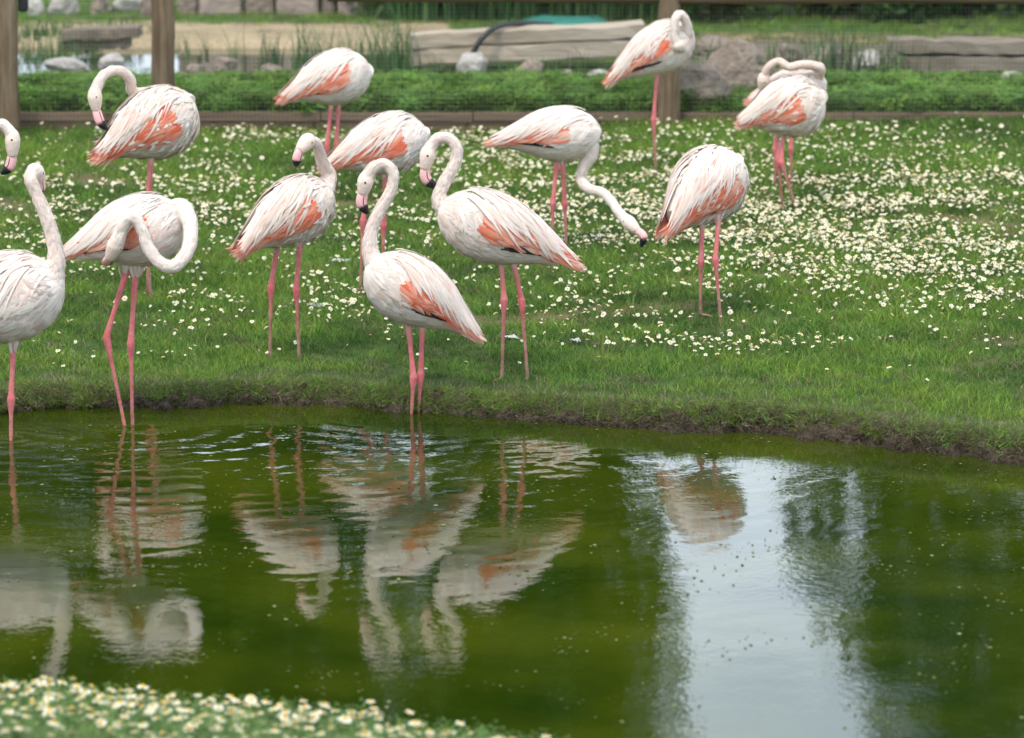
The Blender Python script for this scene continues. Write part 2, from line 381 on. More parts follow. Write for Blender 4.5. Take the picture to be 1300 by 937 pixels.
def blades(n, rad, h0, h1, wid, cols, lean=.6, seg=3):
    mb = MB()
    for i in range(n):
        a = random.uniform(0, 6.28); r = rad*math.sqrt(random.random()); p = np.array([r*math.cos(a), r*math.sin(a), -.01])
        h = random.uniform(h0, h1); d = random.uniform(0, 6.28); le = random.uniform(.15, 1)*lean*h
        dv = np.array([math.cos(d), math.sin(d), 0]); s = np.array([-dv[1], dv[0], 0]); f = random.uniform(0, 6.28)
        s = np.array([math.cos(f), math.sin(f), 0])
        V = []
        for k in range(seg+1):
            t = k/seg; c = p+np.array([0, 0, h*t*(1-.25*t*lean)])+dv*le*t*t; w_ = wid*.5*(1-t*.95)*random.uniform(.9, 1.1)
            V += [c-s*w_, c+s*w_] if k < seg else [c]
        Fc = [[2*k, 2*k+1, 2*k+3, 2*k+2] for k in range(seg-1)]+[[2*seg-2, 2*seg-1, 2*seg]]
        c = np.array(random.choice(cols))*random.uniform(.55, 1.35)
        mb.add(V, Fc, c)
    return mb
G1 = [(.10, .215, .03), (.125, .245, .035), (.075, .18, .028), (.16, .27, .05), (.20, .29, .065)]
DRY = [(.26, .22, .12), (.20, .18, .10), (.13, .15, .06), (.31, .27, .17), (.09, .12, .045)]
tufts = [blades(50, .07, .018, [.055, .062, .07, .075, .085][k], .0036, [tuple(np.array(c)*[.55, .75, 1, 1.1, 1.3][k]*np.array([[.9, 1, 1.1], [1, 1, 1], [1, 1, 1], [1.1, 1, 1], [1.25, 1.05, .9]][k])) for c in G1], 1.1, 2).build('grass_tuft', M['grass'], link=False) for k in range(5)]
tufts += [blades(34, .06, .03, .08, .004, DRY, 1.6, 2).build('dry_tuft', M['grass'], link=False) for _ in range(3)]
N = 21000
gxr = rng.uniform(-4.6, 4.6, N*2); gyr = rng.uniform(18.4, 29.0, N*2)
ok = (np.abs(gxr) < gyr*.128+.25) & (gyr > shore(gxr)+np.interp(gxr, [-3, .3, .9, 3], [.05, .05, .07, .08])); gxr, gyr = gxr[ok], gyr[ok]
vv = gyr-shore(gxr); pz = zlawn(gxr, gyr)
pn = vnoise(np.stack([gxr, gyr, 0*gxr], 1), 1.6, 3)
keep = rng.random(len(gxr)) > np.maximum(.75*sm((pn-.55)/.45), .93*bare(gxr, gyr)); gxr, gyr, vv, pz = gxr[keep], gyr[keep], vv[keep], pz[keep]
dry = rng.random(len(gxr)) < np.interp(vv, [.1, .22, .45, .9, 9], [.75, .45, .18, .08, .07])
var = np.where(dry, rng.integers(5, 8, len(gxr)), np.clip(np.round(2.1+1.7*vnoise(np.stack([gxr, gyr, 0*gxr], 1), 2.2, 91)+1.2*vnoise(np.stack([gxr, gyr, 0*gxr], 1), 8, 92)+rng.normal(0, .9, len(gxr))), 0, 4).astype(int))
scl = rng.uniform(.7, 1.25, len(gxr))*np.interp(vv, [.1, .3, .8, 3, 9], [.65, .75, .95, 1.15, 1.3])*(1+.3*vnoise(np.stack([gxr, gyr, 0*gxr], 1), 4.5, 77))
rots = np.stack([rng.normal(0, .12, len(gxr)), rng.normal(0, .12, len(gxr)), rng.uniform(0, 6.28, len(gxr))], 1)
scatter('lawn_grass', np.stack([gxr, gyr, pz], 1), rots, scl, var, tufts, 'short green grass covering the lawn behind the pond', 'grass')
# dead roots and straw hanging over the bank
nb = 7500; bxr = rng.uniform(-2.9, 2.9, nb); bvr = np.abs(rng.normal(.055, .035, nb))+.02; byr = shore(bxr)+bvr
bz = np.interp(bvr, [0, .02, .05, .11, .4], [.02, .06, .092, .10, .106])*np.interp(bxr, [-3, .1, .9, 3], [.64, .68, 1, 1])
rots = np.stack([rng.uniform(.2, 1.2, nb), rng.normal(0, .3, nb), rng.normal(0, .8, nb)], 1)
kb = rng.random(nb) < np.interp(bxr, [-3, .2, .8, 3], [.9, .8, .38, .3]); bxr, byr, bz, rots = bxr[kb], byr[kb], bz[kb], rots[kb]; nb = len(bxr)
scatter('bank_straw', np.stack([bxr, byr, bz], 1), rots, rng.uniform(.4, .95, nb), rng.choice(5, nb, p=[.2, .2, .2, .2, .2]), tufts[3:], 'dry straw and roots hanging over the muddy pond bank', 'dry grass')

# ------------------------------------------------------------------ daisies
def daisy_parts(rad, hgt, np_=12):
    pet, dis, stm = MB(), MB(), MB()
    z = hgt
    for k in range(np_):
        a = k*6.2832/np_+random.uniform(-.08, .08); L = rad*random.uniform(.9, 1.05); w_ = rad*.27
        d = np.array([math.cos(a), math.sin(a), 0]); s = np.array([-d[1], d[0], 0]); dr = random.uniform(-.1, .28)*rad
        V = [d*rad*.22+[0, 0, z], d*L*.6+s*w_*.8+[0, 0, z+.05*rad], d*L-[0, 0, dr-z]+s*w_*.35, d*L-[0, 0, dr-z]-s*w_*.35, d*L*.6-s*w_*.8+[0, 0, z+.05*rad]]
        pet.add(V, [[0, 1, 2, 3, 4]])
    Vi, Fi = ICO1; dis.add(Vi*[rad*.42, rad*.42, rad*.34]+[0, 0, z+.03*rad], Fi)
    V, Fc = loft(catmull([(0, 0, -.02), (.004, .003, hgt*.5), (0, 0, z)], 4), .0012, 4); stm.add(V, Fc)
    return pet, dis, stm
def daisy_single(rad, hgt):
    pet, dis, stm = daisy_parts(rad, hgt); m_ = MB()
    for k, p in enumerate((pet, dis, stm)): m_.add(np.vstack(p.V), p.F, (1, 1, 1), k)
    return mesh('daisy', np.vstack(m_.V), m_.F, [M['petal'], M['disc'], M['stem']], None, True, m_.M)
dmesh = [daisy_single(.0113*random.uniform(.7, 1.25), random.uniform(.045, .075)) for _ in range(6)]
def dens(px, py):
    d = .02+0*px
    for cx, cy, sx, sy, a in [(1100, 310, 190, 55, 1.1), (870, 260, 150, 55, .8), (1200, 250, 120, 40, .7), (650, 290, 110, 45, .6), (600, 215, 90, 25, .5), (250, 250, 100, 45, .42), (110, 320, 90, 45, .25),
                              (440, 380, 80, 35, .3), (960, 455, 70, 13, .33), (850, 440, 90, 15, .25), (40, 260, 60, 40, .35), (300, 180, 140, 12, .35), (650, 185, 160, 14, .4), (1050, 185, 200, 14, .3),
                              (400, 290, 100, 40, .35), (1250, 360, 120, 40, .5), (240, 390, 60, 40, .18), (740, 400, 80, 40, .2)]:
        d = d+a*np.exp(-((px-cx)/sx)**2-((py-cy)/sy)**2)
    return d*np.clip((500-py)/60, 0, 1)
nd = 125000; dx = rng.uniform(-4.4, 4.4, nd); dy = rng.uniform(18.8, 28.9, nd)
ok = (np.abs(dx) < dy*.125) & (dy > shore(dx)+.35); dx, dy = dx[ok], dy[ok]; dz = zlawn(dx, dy)
ppx, ppy = to_px(np.stack([dx, dy, dz], 1))
cln = vnoise(np.stack([dx, dy, 0*dx], 1), 5.5, 21)*.6+vnoise(np.stack([dx, dy, 0*dx], 1), 14, 22)*.6
pr = (1-.9*bare(dx, dy))*dens(ppx, ppy)*np.clip(.2+1.4*cln, 0, 2)*1.5
keep = rng.random(len(dx)) < pr; dx, dy, dz, ppy = dx[keep], dy[keep], dz[keep], ppy[keep]
order = np.argsort(dy); IND = 100
print('lawn daisies', len(dx))
lab = 'small white daisy with yellow centre growing in the short lawn grass'
for i in order[:IND]:
    o = obj('daisy', dmesh[random.randrange(6)]); o.location = (dx[i], dy[i], dz[i]+.004)
    o.rotation_euler = (random.gauss(.22, .28), random.gauss(0, .28), random.uniform(0, 6.28)); s = random.uniform(.8, 1.2); o.scale = (s, s, s)
    tagp(o, lab, 'flower', 'daisies in the lawn')
rest = order[IND:]; nr = len(rest)
srcs = [bpy.data.objects.new('daisy_source', m_) for m_ in dmesh]
scatter('daisies', np.stack([dx[rest], dy[rest], dz[rest]+.006], 1), np.stack([rng.normal(.25, .42, nr), rng.normal(0, .42, nr), rng.normal(0, .8, nr)], 1), rng.uniform(.6, 1.3, nr), rng.integers(0, 6, nr), srcs,
        'drifts of small white daisies thick across the lawn', 'flowers')

# near bank: leafy patch with larger daisies
def fern(n, h):
    mb = MB()
    for i in range(n):
        a = random.uniform(0, 6.28); d = np.array([math.cos(a), math.sin(a), 0]); L = h*random.uniform(.6, 1.1)
        p = np.array([random.gauss(0, .03), random.gauss(0, .03), 0])
        c = np.array(random.choice([(.10, .18, .035), (.13, .22, .05), (.08, .15, .03)]))
        for k in range(7):
            t = (k+1)/7; q0 = p+np.array([0, 0, L*t])+d*L*.35*t*t
            for s in (-1, 1):
                b = a+s*1.2+random.uniform(-.4, .4); e = np.array([math.cos(b), math.sin(b), random.uniform(0, .5)])*.03*(1.1-t*.6)
                u = np.array([-math.sin(b), math.cos(b), 0])*.0035
                mb.add([q0-u, q0+u, q0+e], [[0, 1, 2]], c*random.uniform(.8, 1.2))
    return mb
ferns = [fern(9, .13).build('fern_tuft', M['leafy'], link=False) for _ in range(4)]
nf = 5000; fx = rng.uniform(-2.3, .5, nf); fy = shore_near(fx)-rng.uniform(-.0, 1.6, nf); fz = zground(fx, fy)
ok = rng.random(nf) < np.interp(fx, [-2.3, -.7, -.2, .2, .5], [1, 1, .8, .4, .1]); fx, fy, fz = fx[ok], fy[ok], fz[ok]; nf = len(fx)
scatter('daisy_foliage', np.stack([fx, fy, fz], 1), np.stack([rng.normal(0, .2, nf), rng.normal(0, .2, nf), rng.uniform(0, 6.28, nf)], 1), rng.uniform(.4, 1.0, nf), rng.integers(0, 4, nf), ferns,
        'feathery green foliage under the daisies on the near bank', 'foliage')
protos = []
for k in range(5):
    e = bpy.data.objects.new('daisy', None); pr_ = daisy_parts(.018*random.uniform(.8, 1.15), .13*random.uniform(.85, 1.1), 13)
    protos.append([mesh(nm, np.vstack(p.V), p.F, M[mm]) for nm, p, mm in zip(('petals', 'flower_disc', 'stem'), pr_, ('petal', 'disc', 'stem'))])
NF = 0
for _ in range(900):
    x = random.uniform(-1.85, .3); y = float(shore_near(x))-(random.random()**.8*.5-.01)
    if random.random() > np.interp(x, [-1.85, -1.2, -.55, -.3, .0, .3], [.5, .45, .42, .3, .2, .12]): continue
    if vnoise(np.array([[x, y, 0]]), 9, 31)[0] < -.35: continue
    e = empty('daisy', (x, y, float(zground(x, y))-.005)); e.rotation_euler = (random.gauss(.12, .2), random.gauss(0, .2), random.uniform(0, 6.28)); s = random.uniform(.5, 1.2); e.scale = (s, s, s)
    tagp(e, 'tall white daisy in the leafy flower patch on the near bank', 'flower', 'daisies on the near bank')
    for me_ in protos[random.randrange(5)]:
        c = bpy.data.objects.new(me_.name.split('.')[0], me_); C.objects.link(c); c.parent = e
    NF += 1
    if NF >= 200: break
print('near daisies', NF)
nm = 1000; mx_ = rng.uniform(-2.0, .3, nm); my_ = shore_near(mx_)-rng.uniform(.02, 1.4, nm)
kp = rng.random(nm) < np.interp(mx_, [-2, -1.2, -.55, -.3, 0, .3], [.75, .65, .5, .35, .15, .1]); mx_, my_ = mx_[kp], my_[kp]; nm = len(mx_)
nsrc = []
for k in range(3):
    pr_ = daisy_parts(.018*random.uniform(.8, 1.1), .13*random.uniform(.9, 1.1)); m_ = MB()
    for j, p in enumerate(pr_): m_.add(np.vstack(p.V), p.F, (1, 1, 1), j)
    nsrc.append(bpy.data.objects.new('daisy_source', mesh('daisy', np.vstack(m_.V), m_.F, [M['petal'], M['disc'], M['stem']], None, True, m_.M)))
scatter('near_daisies', np.stack([mx_, my_, zground(mx_, my_)-.005], 1), np.stack([rng.normal(.12, .2, nm), rng.normal(0, .2, nm), rng.uniform(0, 6.28, nm)], 1), rng.uniform(.7, 1.1, nm), rng.integers(0, 3, nm), nsrc,
        'mass of white daisies crowding the near bank', 'flowers')

# flecks floating on the pond
mb = MB()
for _ in range(9000):
    x = random.uniform(-2.6, 2.6); y = random.uniform(14, 19.8)
    if abs(x) > y*.13 or y > shore(x)-.06: continue
    if vnoise(np.array([[x, y*.6, 0]]), 5, 41)[0] < random.uniform(-.1, 1.0): continue
    r = random.choice([.003, .004, .005, .007])*random.uniform(.7, 1.3); k = random.randint(5, 7); a0 = random.uniform(0, 6)
    V = [(x+r*random.uniform(.6, 1.3)*math.cos(a0+j*6.283/k), y+r*1.6*random.uniform(.6, 1.3)*math.sin(a0+j*6.283/k), .0025) for j in range(k)]
    mb.add(V, [list(range(k))], np.array(random.choice([(.10, .12, .03), (.06, .075, .02), (.17, .19, .06), (.07, .09, .02), (.05, .06, .015), (.22, .23, .10)]))*random.uniform(.7, 1.2))
tagp(mb.build('pond_flecks', M['scum'], smooth=False), 'tiny pale flecks floating on the green pond', 'debris', kind='stuff')

# ------------------------------------------------------------------ flamingos
UK = np.array([0, .03, .08, .16, .28, .40, .52, .64, .76, .88, 1.0, 1.15])
HK = np.array([.02, .34, .60, .84, .99, 1.0, .90, .70, .46, .27, .15, .10])
WK = np.array([.02, .34, .60, .84, .97, .98, .86, .64, .42, .26, .15, .10])
OK_ = np.array([0, 0, .0, .0, .0, .02, .06, .10, .10, .06, 0, 0])
WHITE = np.array([.88, .79, .71]); CREAM = np.array([.80, .69, .56]); BLUSH = np.array([.85, .66, .57]); CORAL = np.array([.80, .155, .07]); SALM = np.array([.84, .33, .21]); PALE = np.array([.85, .56, .44])
LEGP = np.array([.66, .13, .15]); LEGK = np.array([.58, .085, .11]); LEGD = np.array([.16, .09, .055]); LEGM = np.array([.34, .15, .11])

class Body:
    def __init__(s, Pc, Pt, H, W):
        s.Pc = Pc; ax = Pt-Pc; s.L = np.linalg.norm(ax); s.X = ax/s.L
        up = np.array([0, 0, 1.])-s.X*s.X[2]; s.U = up/np.linalg.norm(up); s.S = np.cross(s.X, s.U); s.H = H; s.W = W
    def P(s, u, a, side=1, lift=0.):
        u = np.asarray(u, float); a = np.asarray(a, float)
        hh = np.interp(u, UK, HK)*s.H+lift; hw = np.interp(u, UK, WK)*s.W+lift; of = np.interp(u, UK, OK_)*s.H
        return s.Pc+s.X*(s.L*u)[..., None]+s.U*(of+hh*np.cos(a))[..., None]+s.S*(side*hw*np.sin(a))[..., None]

def feathers(mb, B, u0, a0, u1, a1, wid, lift0, lift1, cols, side, tip=None, nseg=6, curl=0.):
    """rows of vane shaped feathers lying along the body surface from (u0,a0) to (u1,a1)"""
    n = len(u0)
    if n == 0: return
    t = np.linspace(0, 1, nseg+1)[None, :]
    ease = t
    u = u0[:, None]+(u1-u0)[:, None]*t; a = a0[:, None]+(a1-a0)[:, None]*ease
    lf = lift0[:, None]+(lift1-lift0)[:, None]*np.sin(np.pi*.62*t)
    sd = side if np.ndim(side) == 0 else side[:, None]
    P = B.P(u, a, sd, lf); e = 1e-3
    T = np.gradient(P, axis=1); T /= np.linalg.norm(T, axis=2)[..., None]+1e-9
    Nn = B.P(u, a, sd, lf+e)-P; Nn -= T*(Nn*T).sum(2)[..., None]; Nn /= np.linalg.norm(Nn, axis=2)[..., None]+1e-9
    S = np.cross(T, Nn)
    prof = np.interp(t[0], [0, .15, .45, .75, .92, 1], [.55, .85, 1, .8, .42, .06])
    hw = wid[:, None]*.5*prof[None]
    bend = curl*rng.normal(size=n)[:, None]*t**2*wid[:, None]
    P = P+S*bend[..., None]
    V = np.stack([P-S*hw[..., None], P+Nn*(wid[:, None]*.09*prof)[..., None], P+S*hw[..., None]], 2)   # n, seg+1, 3, 3
    V = V.reshape(n, -1, 3); per = (nseg+1)*3
    base = []
    for i in range(nseg):
        for j in range(2): base.append([i*3+j, (i+1)*3+j, (i+1)*3+j+1, i*3+j+1])
    base = np.array(base); Fc = (base[None]+(np.arange(n)*per)[:, None, None]).reshape(-1, 4)
    ck = np.repeat(cols[:, None, :], nseg+1, 1)
    if tip is not None: ck = ck*(1-(t**1.5)[..., None]*.8)+tip[:, None, :]*(t**1.5)[..., None]*.8
    ck = np.repeat(ck, 3, 1)
    mb.add(V.reshape(-1, 3), Fc, ck.reshape(-1, 3))

def pick(n, choices, weights, jit=.06):
    c = np.array(choices)[rng.choice(len(choices), n, p=np.array(weights)/sum(weights))]
    return np.clip(c*(1+rng.normal(0, jit, (n, 1))), 0, .95)

def flamingo(label, foot, chest, tail, hh, neck, bill, legs, wr=.86, coral=.6, cream=.3, black=.5, tint=0., rag=.5, feet_y=None, neck_r=.0265, hide_bill=False, tips=1.0, cor_a=(58, 98)):
    # distance from the ground (or water) the feet stand on
    if feet_y is None:
        Y0 = 20.
        for _ in range(30):
            g = at_y(*foot, Y0); z = float(zlawn(g[0], Y0)); Y0 = at_z(*foot, z)[1]
    else: Y0 = feet_y
    s = Y0/F                                    # metres per photo pixel there
    def P(p): return at_y(p[0], p[1], Y0+(p[2] if len(p) > 2 else 0))
    base = P((foot[0], foot[1], 0)); root = empty('flamingo', base)
    tagp(root, label, 'flamingo', 'flamingos by the pond')
    B = Body(P(chest), P(tail), hh*s, hh*s*wr)
    k = B.H/.16
    # ---- one continuous body: trunk, neck, head, legs
    raw = MB()
    us = np.concatenate([[.0, .015, .04], np.linspace(.08, .80, 16), [.84]]); nr = 20; aa = np.linspace(0, 2*np.pi, nr, endpoint=False)
    V = np.concatenate([B.P(np.full(nr, u), aa) for u in us]); n = len(us); Fc = []
    for i in range(n-1):
        for j in range(nr):
            k2 = (j+1) % nr; Fc.append([i*nr+j, (i+1)*nr+j, (i+1)*nr+k2, i*nr+k2])
    V = np.vstack([V, V[:nr].mean(0), V[-nr:].mean(0)])
    for j in range(nr): Fc += [[n*nr, j, (j+1) % nr], [n*nr+1, (n-1)*nr+(j+1) % nr, (n-1)*nr+j]]
    raw.add(V, Fc)
    samp, srad, scol = [], [], []
    bc = WHITE*(1-.25*cream)+CREAM*.25*cream
    bu = np.linspace(.02, .84, 22); samp.append(B.P(bu, bu*0, 1, -np.interp(bu, UK, HK)*B.H)); srad.append(np.interp(bu, UK, HK)*B.H*.84); scol.append(np.tile(bc, (22, 1)))
    np3 = np.array([P(p) for p in neck]); nn = max(24, len(neck)*7); NP = catmull(np3, nn); t = np.linspace(0, 1, nn)
    nr_ = np.interp(t, [0, .10, .28, .8, .93, 1], [.055, .044, .031, .0245, .027, .033])*(neck_r/.0265)
    nr_ = nr_*(1+.022*np.sin(np.linspace(0, 1, nn)*38+foot[0])+.018*np.sin(np.linspace(0, 1, nn)*91))
    V, Fc = loft(NP, nr_, 14); raw.add(V, Fc)
    ncol = WHITE*(1-.8*tint)+np.array([.86, .66, .56])*.8*tint
    samp.append(NP); srad.append(nr_); scol.append(np.tile(ncol, (nn, 1))*(1-.0*t[:, None]))
    bl = np.array([P(p) for p in bill]); head = np3[-1]
    hd = bl[0]-head; hl = np.linalg.norm(hd); hdn = hd/(hl+1e-9)
    HP = np.array([head-hdn*.028, head-hdn*.012, head+hdn*.012, head+hd*.55, head+hd*.9, bl[0]+hdn*.012]); HP = catmull(HP, 12)
    hr = np.interp(np.linspace(0, 1, 12), [0, .12, .4, .7, 1], [.016, .033, .041, .034, .023])
    V, Fc = loft(HP, hr, 14); raw.add(V, Fc)
    samp.append(HP); srad.append(hr); hcol = ncol*.55+np.array([.82, .70, .55])*.45
    scol.append(np.linspace(0, 1, 12)[:, None]*(np.array([.80, .60, .52])-hcol)+hcol)
    for lg in legs:
        hip, knee, ft = [P(p) for p in lg[:3]]
        top = hip+np.array([0, 0, .07]); wl_ = np.array([0, 0, 0])
        LP = np.vstack([catmull([top, hip, hip*.5+knee*.5, knee+(hip-knee)*.06], 9), knee[None], catmull([knee+(ft-knee)*.07, knee*.5+ft*.5, ft], 9)])
        lr = np.concatenate([np.interp(np.linspace(0, 1, 9), [0, .3, .7, 1], [.03, .0165, .0118, .0155]), [.0205], np.interp(np.linspace(0, 1, 9), [0, .12, .5, 1], [.0175, .0108, .0092, .0100])])
        V, Fc = loft(LP, lr, 10); raw.add(V, Fc)
        lc = np.vstack([np.tile(LEGP, (9, 1)), [LEGK], np.array([LEGK*(1-x)+(LEGM*(1-x)+LEGD*x)*x for x in np.linspace(0, 1, 9)**.6])])
        if len(lg) > 3: lc[10:] = lc[10:]*.45+LEGP*.55
        lc[10:] *= 1+rng.normal(0, .12, (9, 1))
        samp.append(LP); srad.append(lr); scol.append(lc)
        hd_ = -B.X*[1, 1, 0]; hd_ /= np.linalg.norm(hd_)+1e-9; sd_ = np.array([-hd_[1], hd_[0], 0])
        for an in (-.5, 0, .5):                 # webbed toes
            d = hd_*math.cos(an)+sd_*math.sin(an); TP = catmull([ft+[0, 0, .0], ft+d*.035+[0, 0, -.002], ft+d*.065+[0, 0, -.012]], 6)
            V, Fc = loft(TP, np.linspace(.009, .006, 6), 6); raw.add(V, Fc); samp.append(TP); srad.append(np.full(6, .008)); scol.append(np.tile(LEGM, (6, 1)))
    me = mesh('raw', np.vstack(raw.V), raw.F); tmp = obj('raw', me)
    md = tmp.modifiers.new('r', 'REMESH'); md.mode = 'VOXEL'; md.voxel_size = .0058
    m2 = tmp.modifiers.new('s', 'SMOOTH'); m2.factor = .5; m2.iterations = 3
    dg = bpy.context.evaluated_depsgraph_get(); dg.update()
    bm_ = bpy.data.meshes.new_from_object(tmp.evaluated_get(dg)); bpy.data.objects.remove(tmp); bpy.data.meshes.remove(me)
    nv = len(bm_.vertices); co = np.empty(nv*3); bm_.vertices.foreach_get('co', co); co = co.reshape(-1, 3)
    def dn(a_):
        a_ = np.asarray(a_); a_ = a_ if a_.ndim > 1 else a_[:, None]; q_ = np.linspace(0, len(a_)-1, len(a_)*5)
        return np.stack([np.interp(q_, np.arange(len(a_)), a_[:, j]) for j in range(a_.shape[1])], 1)
    samp, srad, scol = [dn(x) for x in samp], [dn(x)[:, 0] for x in srad], [dn(x) for x in scol]
    S_ = np.vstack(samp); r_ = np.concatenate(srad); c_ = np.vstack(scol); cols = np.empty((nv, 3))
    for i in range(0, nv, 4000):
        d = np.linalg.norm(co[i:i+4000, None]-S_[None], axis=2)/r_[None]
        w_ = 1/(np.maximum(d, .05)**14); w_ /= w_.sum(1)[:, None]; cols[i:i+4000] = w_@c_
    lz = np.clip((cols[:, 0]-cols[:, 1]-.12)/.2, 0, 1)*np.clip((.35-(co[:, 2]-base[2]))/.35, 0, 1); st_ = np.clip(vnoise(co, 48, 11)+.15, 0, 1)*lz*.75
    cols = cols*(1-st_[:, None])+np.array([.15, .095, .06])*st_[:, None]
    cols = cols*(1+.07*vnoise(co, 55, 3)+.05*vnoise(co, 140, 4))[:, None]
    at = bm_.color_attributes.new('Col', 'FLOAT_COLOR', 'POINT'); c4 = np.ones((nv, 4)); c4[:, :3] = np.clip(cols, 0, 1); at.data.foreach_set('color', c4.ravel())
    bm_.materials.clear(); bm_.materials.append(M['plumage']); bm_.polygons.foreach_set('use_smooth', np.ones(len(bm_.polygons), bool)); bm_.name = 'body'
    body = obj('body', bm_, root)
    # ---- bill and eyes
    BP_ = catmull(bl, 14); tb = np.linspace(0, 1, 14); nd_ = np3[-2]-head
    sidev = np.cross(bl[-1]-bl[0]+1e-6, bl[1]-bl[0]-(bl[-1]-bl[0])*.5); 
    if np.linalg.norm(sidev) < 1e-5: sidev = np.array([0, 1., 0])
    sidev /= np.linalg.norm(sidev)
    br = np.interp(tb, [0, .2, .5, .7, .9, 1], [.0215, .026, .0265, .023, .014, .005])
    V, Fc = loft(BP_[:9], br[:9], 12, .72, sidev); pk = np.interp(np.repeat(tb[:9], 12), [0, 1], [0, 1])[:, None]
    cc = np.array([.80, .50, .47])*(1-pk)+np.array([.80, .33, .36])*pk
    mbb = MB(); mbb.add(V, Fc, np.vstack([cc, cc[:1], cc[-1:]])); bo = mbb.build('bill', M['bill'], root)
    V, Fc = loft(BP_[8:], br[8:]*1.02, 12, .72, sidev); mbt = MB(); mbt.add(V, Fc)
    cdir = np.cross(np.gradient(BP_, axis=0), sidev); cdir /= np.linalg.norm(cdir, axis=1)[:, None]+1e-9
    if np.dot(cdir[5], (bl[1]-(bl[0]+bl[-1])/2)) < 0: cdir = -cdir
    for sg in (-1, 1):                           # dark line where the two halves of the bill meet
        GP = BP_[2:12]+sidev*sg*.72*br[2:12, None]*.86+cdir[2:12]*br[2:12, None]*(-.35); V, Fc = loft(GP, .0026, 5); mbt.add(V, Fc)
    mbt.build('bill_tip', M['black'], bo)
    for sg in (-1, 1):
        ev = sidev - hdn*np.dot(sidev, hdn); ev /= np.linalg.norm(ev)+1e-9
        c0 = head+hdn*.018+ev*sg*.0345; mbe = MB(); Vi, Fi = ICO2
        cc = np.where((Vi@ev*sg > .78)[:, None], np.array([.01, .01, .01]), np.array([.75, .62, .30]))
        mbe.add(Vi*.0075+c0, Fi, cc); mbe.build('eye', M['eye'], root)
    # ---- plumage, laid in overlapping rows
    rd = np.deg2rad
    def U(a, b, n_): return rng.uniform(a, b, n_)
    wcols = ([WHITE, WHITE*.93, CREAM, BLUSH], [.7, .25, .6*cream, .5*tint+.16])
    lk = max(k, .7)
    mb = MB(); n_ = 1250
    u0 = U(.02, .66, n_); a0 = U(0, np.pi, n_); o_ = np.argsort(-u0); u0, a0 = u0[o_], a0[o_]; sd_ = rng.choice([-1, 1], n_)
    ln = U(.045, .08, n_)/B.L
    feathers(mb, B, u0, a0, u0+ln, a0+U(-.03, .1, n_), U(.013, .023, n_), U(.000, .003, n_), U(.002, .0048, n_)*(.6+rag)+(rag > .6)*(rng.random(n_) < .3)*U(.0, .018, n_), pick(n_, *wcols), sd_, curl=.3+.5*rag)
    n_ = 44                                       # white vent and tail feathers
    u0 = U(.55, .72, n_); feathers(mb, B, u0, rd(U(115, 178, n_)), u0+U(.12, .24, n_), rd(U(120, 175, n_)), U(.022, .034, n_), U(0, .004, n_), U(0, .004, n_), pick(n_, *wcols), rng.choice([-1, 1], n_), curl=.4)
    for lg in legs:
        hip, knee = P(lg[0]), P(lg[1]); dn_ = (knee-hip)/np.linalg.norm(knee-hip)
        for q in range(34):
            an = rng.uniform(0, 6.28); rr = np.array([math.cos(an), math.sin(an), 0]); tg = np.cross(dn_, rr); L_ = rng.uniform(.045, .085)*(.8+.3*rag)
            r0, z0_ = rng.uniform(.025, .05), rng.uniform(.015, .055); w0 = rng.uniform(.007, .011); t_ = np.linspace(0, 1, 5)
            cen = hip-dn_*z0_+rr*r0+np.outer(t_*L_, dn_)+np.outer(-t_**1.3*(r0-.008), rr); ww = np.interp(t_, [0, .4, .8, 1], [.7, 1, .6, .08])[:, None]*w0
            V = np.stack([cen-tg*ww, cen+rr*.002, cen+tg*ww], 1).reshape(-1, 3)
            mb.add(V, [[i*3+j, i*3+3+j, i*3+4+j, i*3+1+j] for i in range(4) for j in (0, 1)], pick(1, *wcols)[0])
    NPd = catmull(np3, nn*3); rq = np.interp(np.linspace(0, 1, nn*3), np.linspace(0, 1, nn), nr_); Tn, Nn_, Bn = frames(NPd); seglen = np.linalg.norm(np.diff(NPd, axis=0), axis=1).mean()
    nf_ = 620; st = max(2, int(.030/seglen)); i0 = rng.integers(st+1, nn*3-2, nf_); an = rng.uniform(0, 6.283, nf_); wq_ = rng.uniform(.007, .013, nf_); ks = np.linspace(0, 1, 4)
    cenl = []
    for j, k_ in enumerate(ks):
        ix = np.clip((i0-st*k_).astype(int), 0, nn*3-1); rv = Nn_[ix]*np.cos(an)[:, None]+Bn[ix]*np.sin(an)[:, None]; tv = -Nn_[ix]*np.sin(an)[:, None]+Bn[ix]*np.cos(an)[:, None]
        c_0 = NPd[ix]+rv*(rq[ix]*.985+.0035*k_)[:, None]; ww = (wq_*[.6, 1, .8, .1][j])[:, None]; cenl.append(np.stack([c_0-tv*ww*.5, c_0+rv*.0008, c_0+tv*ww*.5], 1))
    Vn = np.stack(cenl, 1).reshape(-1, 3); bq_ = np.array([[i*3+j, i*3+3+j, i*3+4+j, i*3+1+j] for i in range(3) for j in (0, 1)])
    nc_ = ncol*(1+rng.normal(0, .07, (nf_, 1))); nc_[:, 1:] *= (1+rng.normal(0, .04, (nf_, 1)))
    mb.add(Vn, (bq_[None]+(np.arange(nf_)*12)[:, None, None]).reshape(-1, 4), np.repeat(np.clip(nc_, 0, .93), 12, 0))
    o = mb.build('body_feathers', M['feather'], root); tagp(o, kind='stuff')
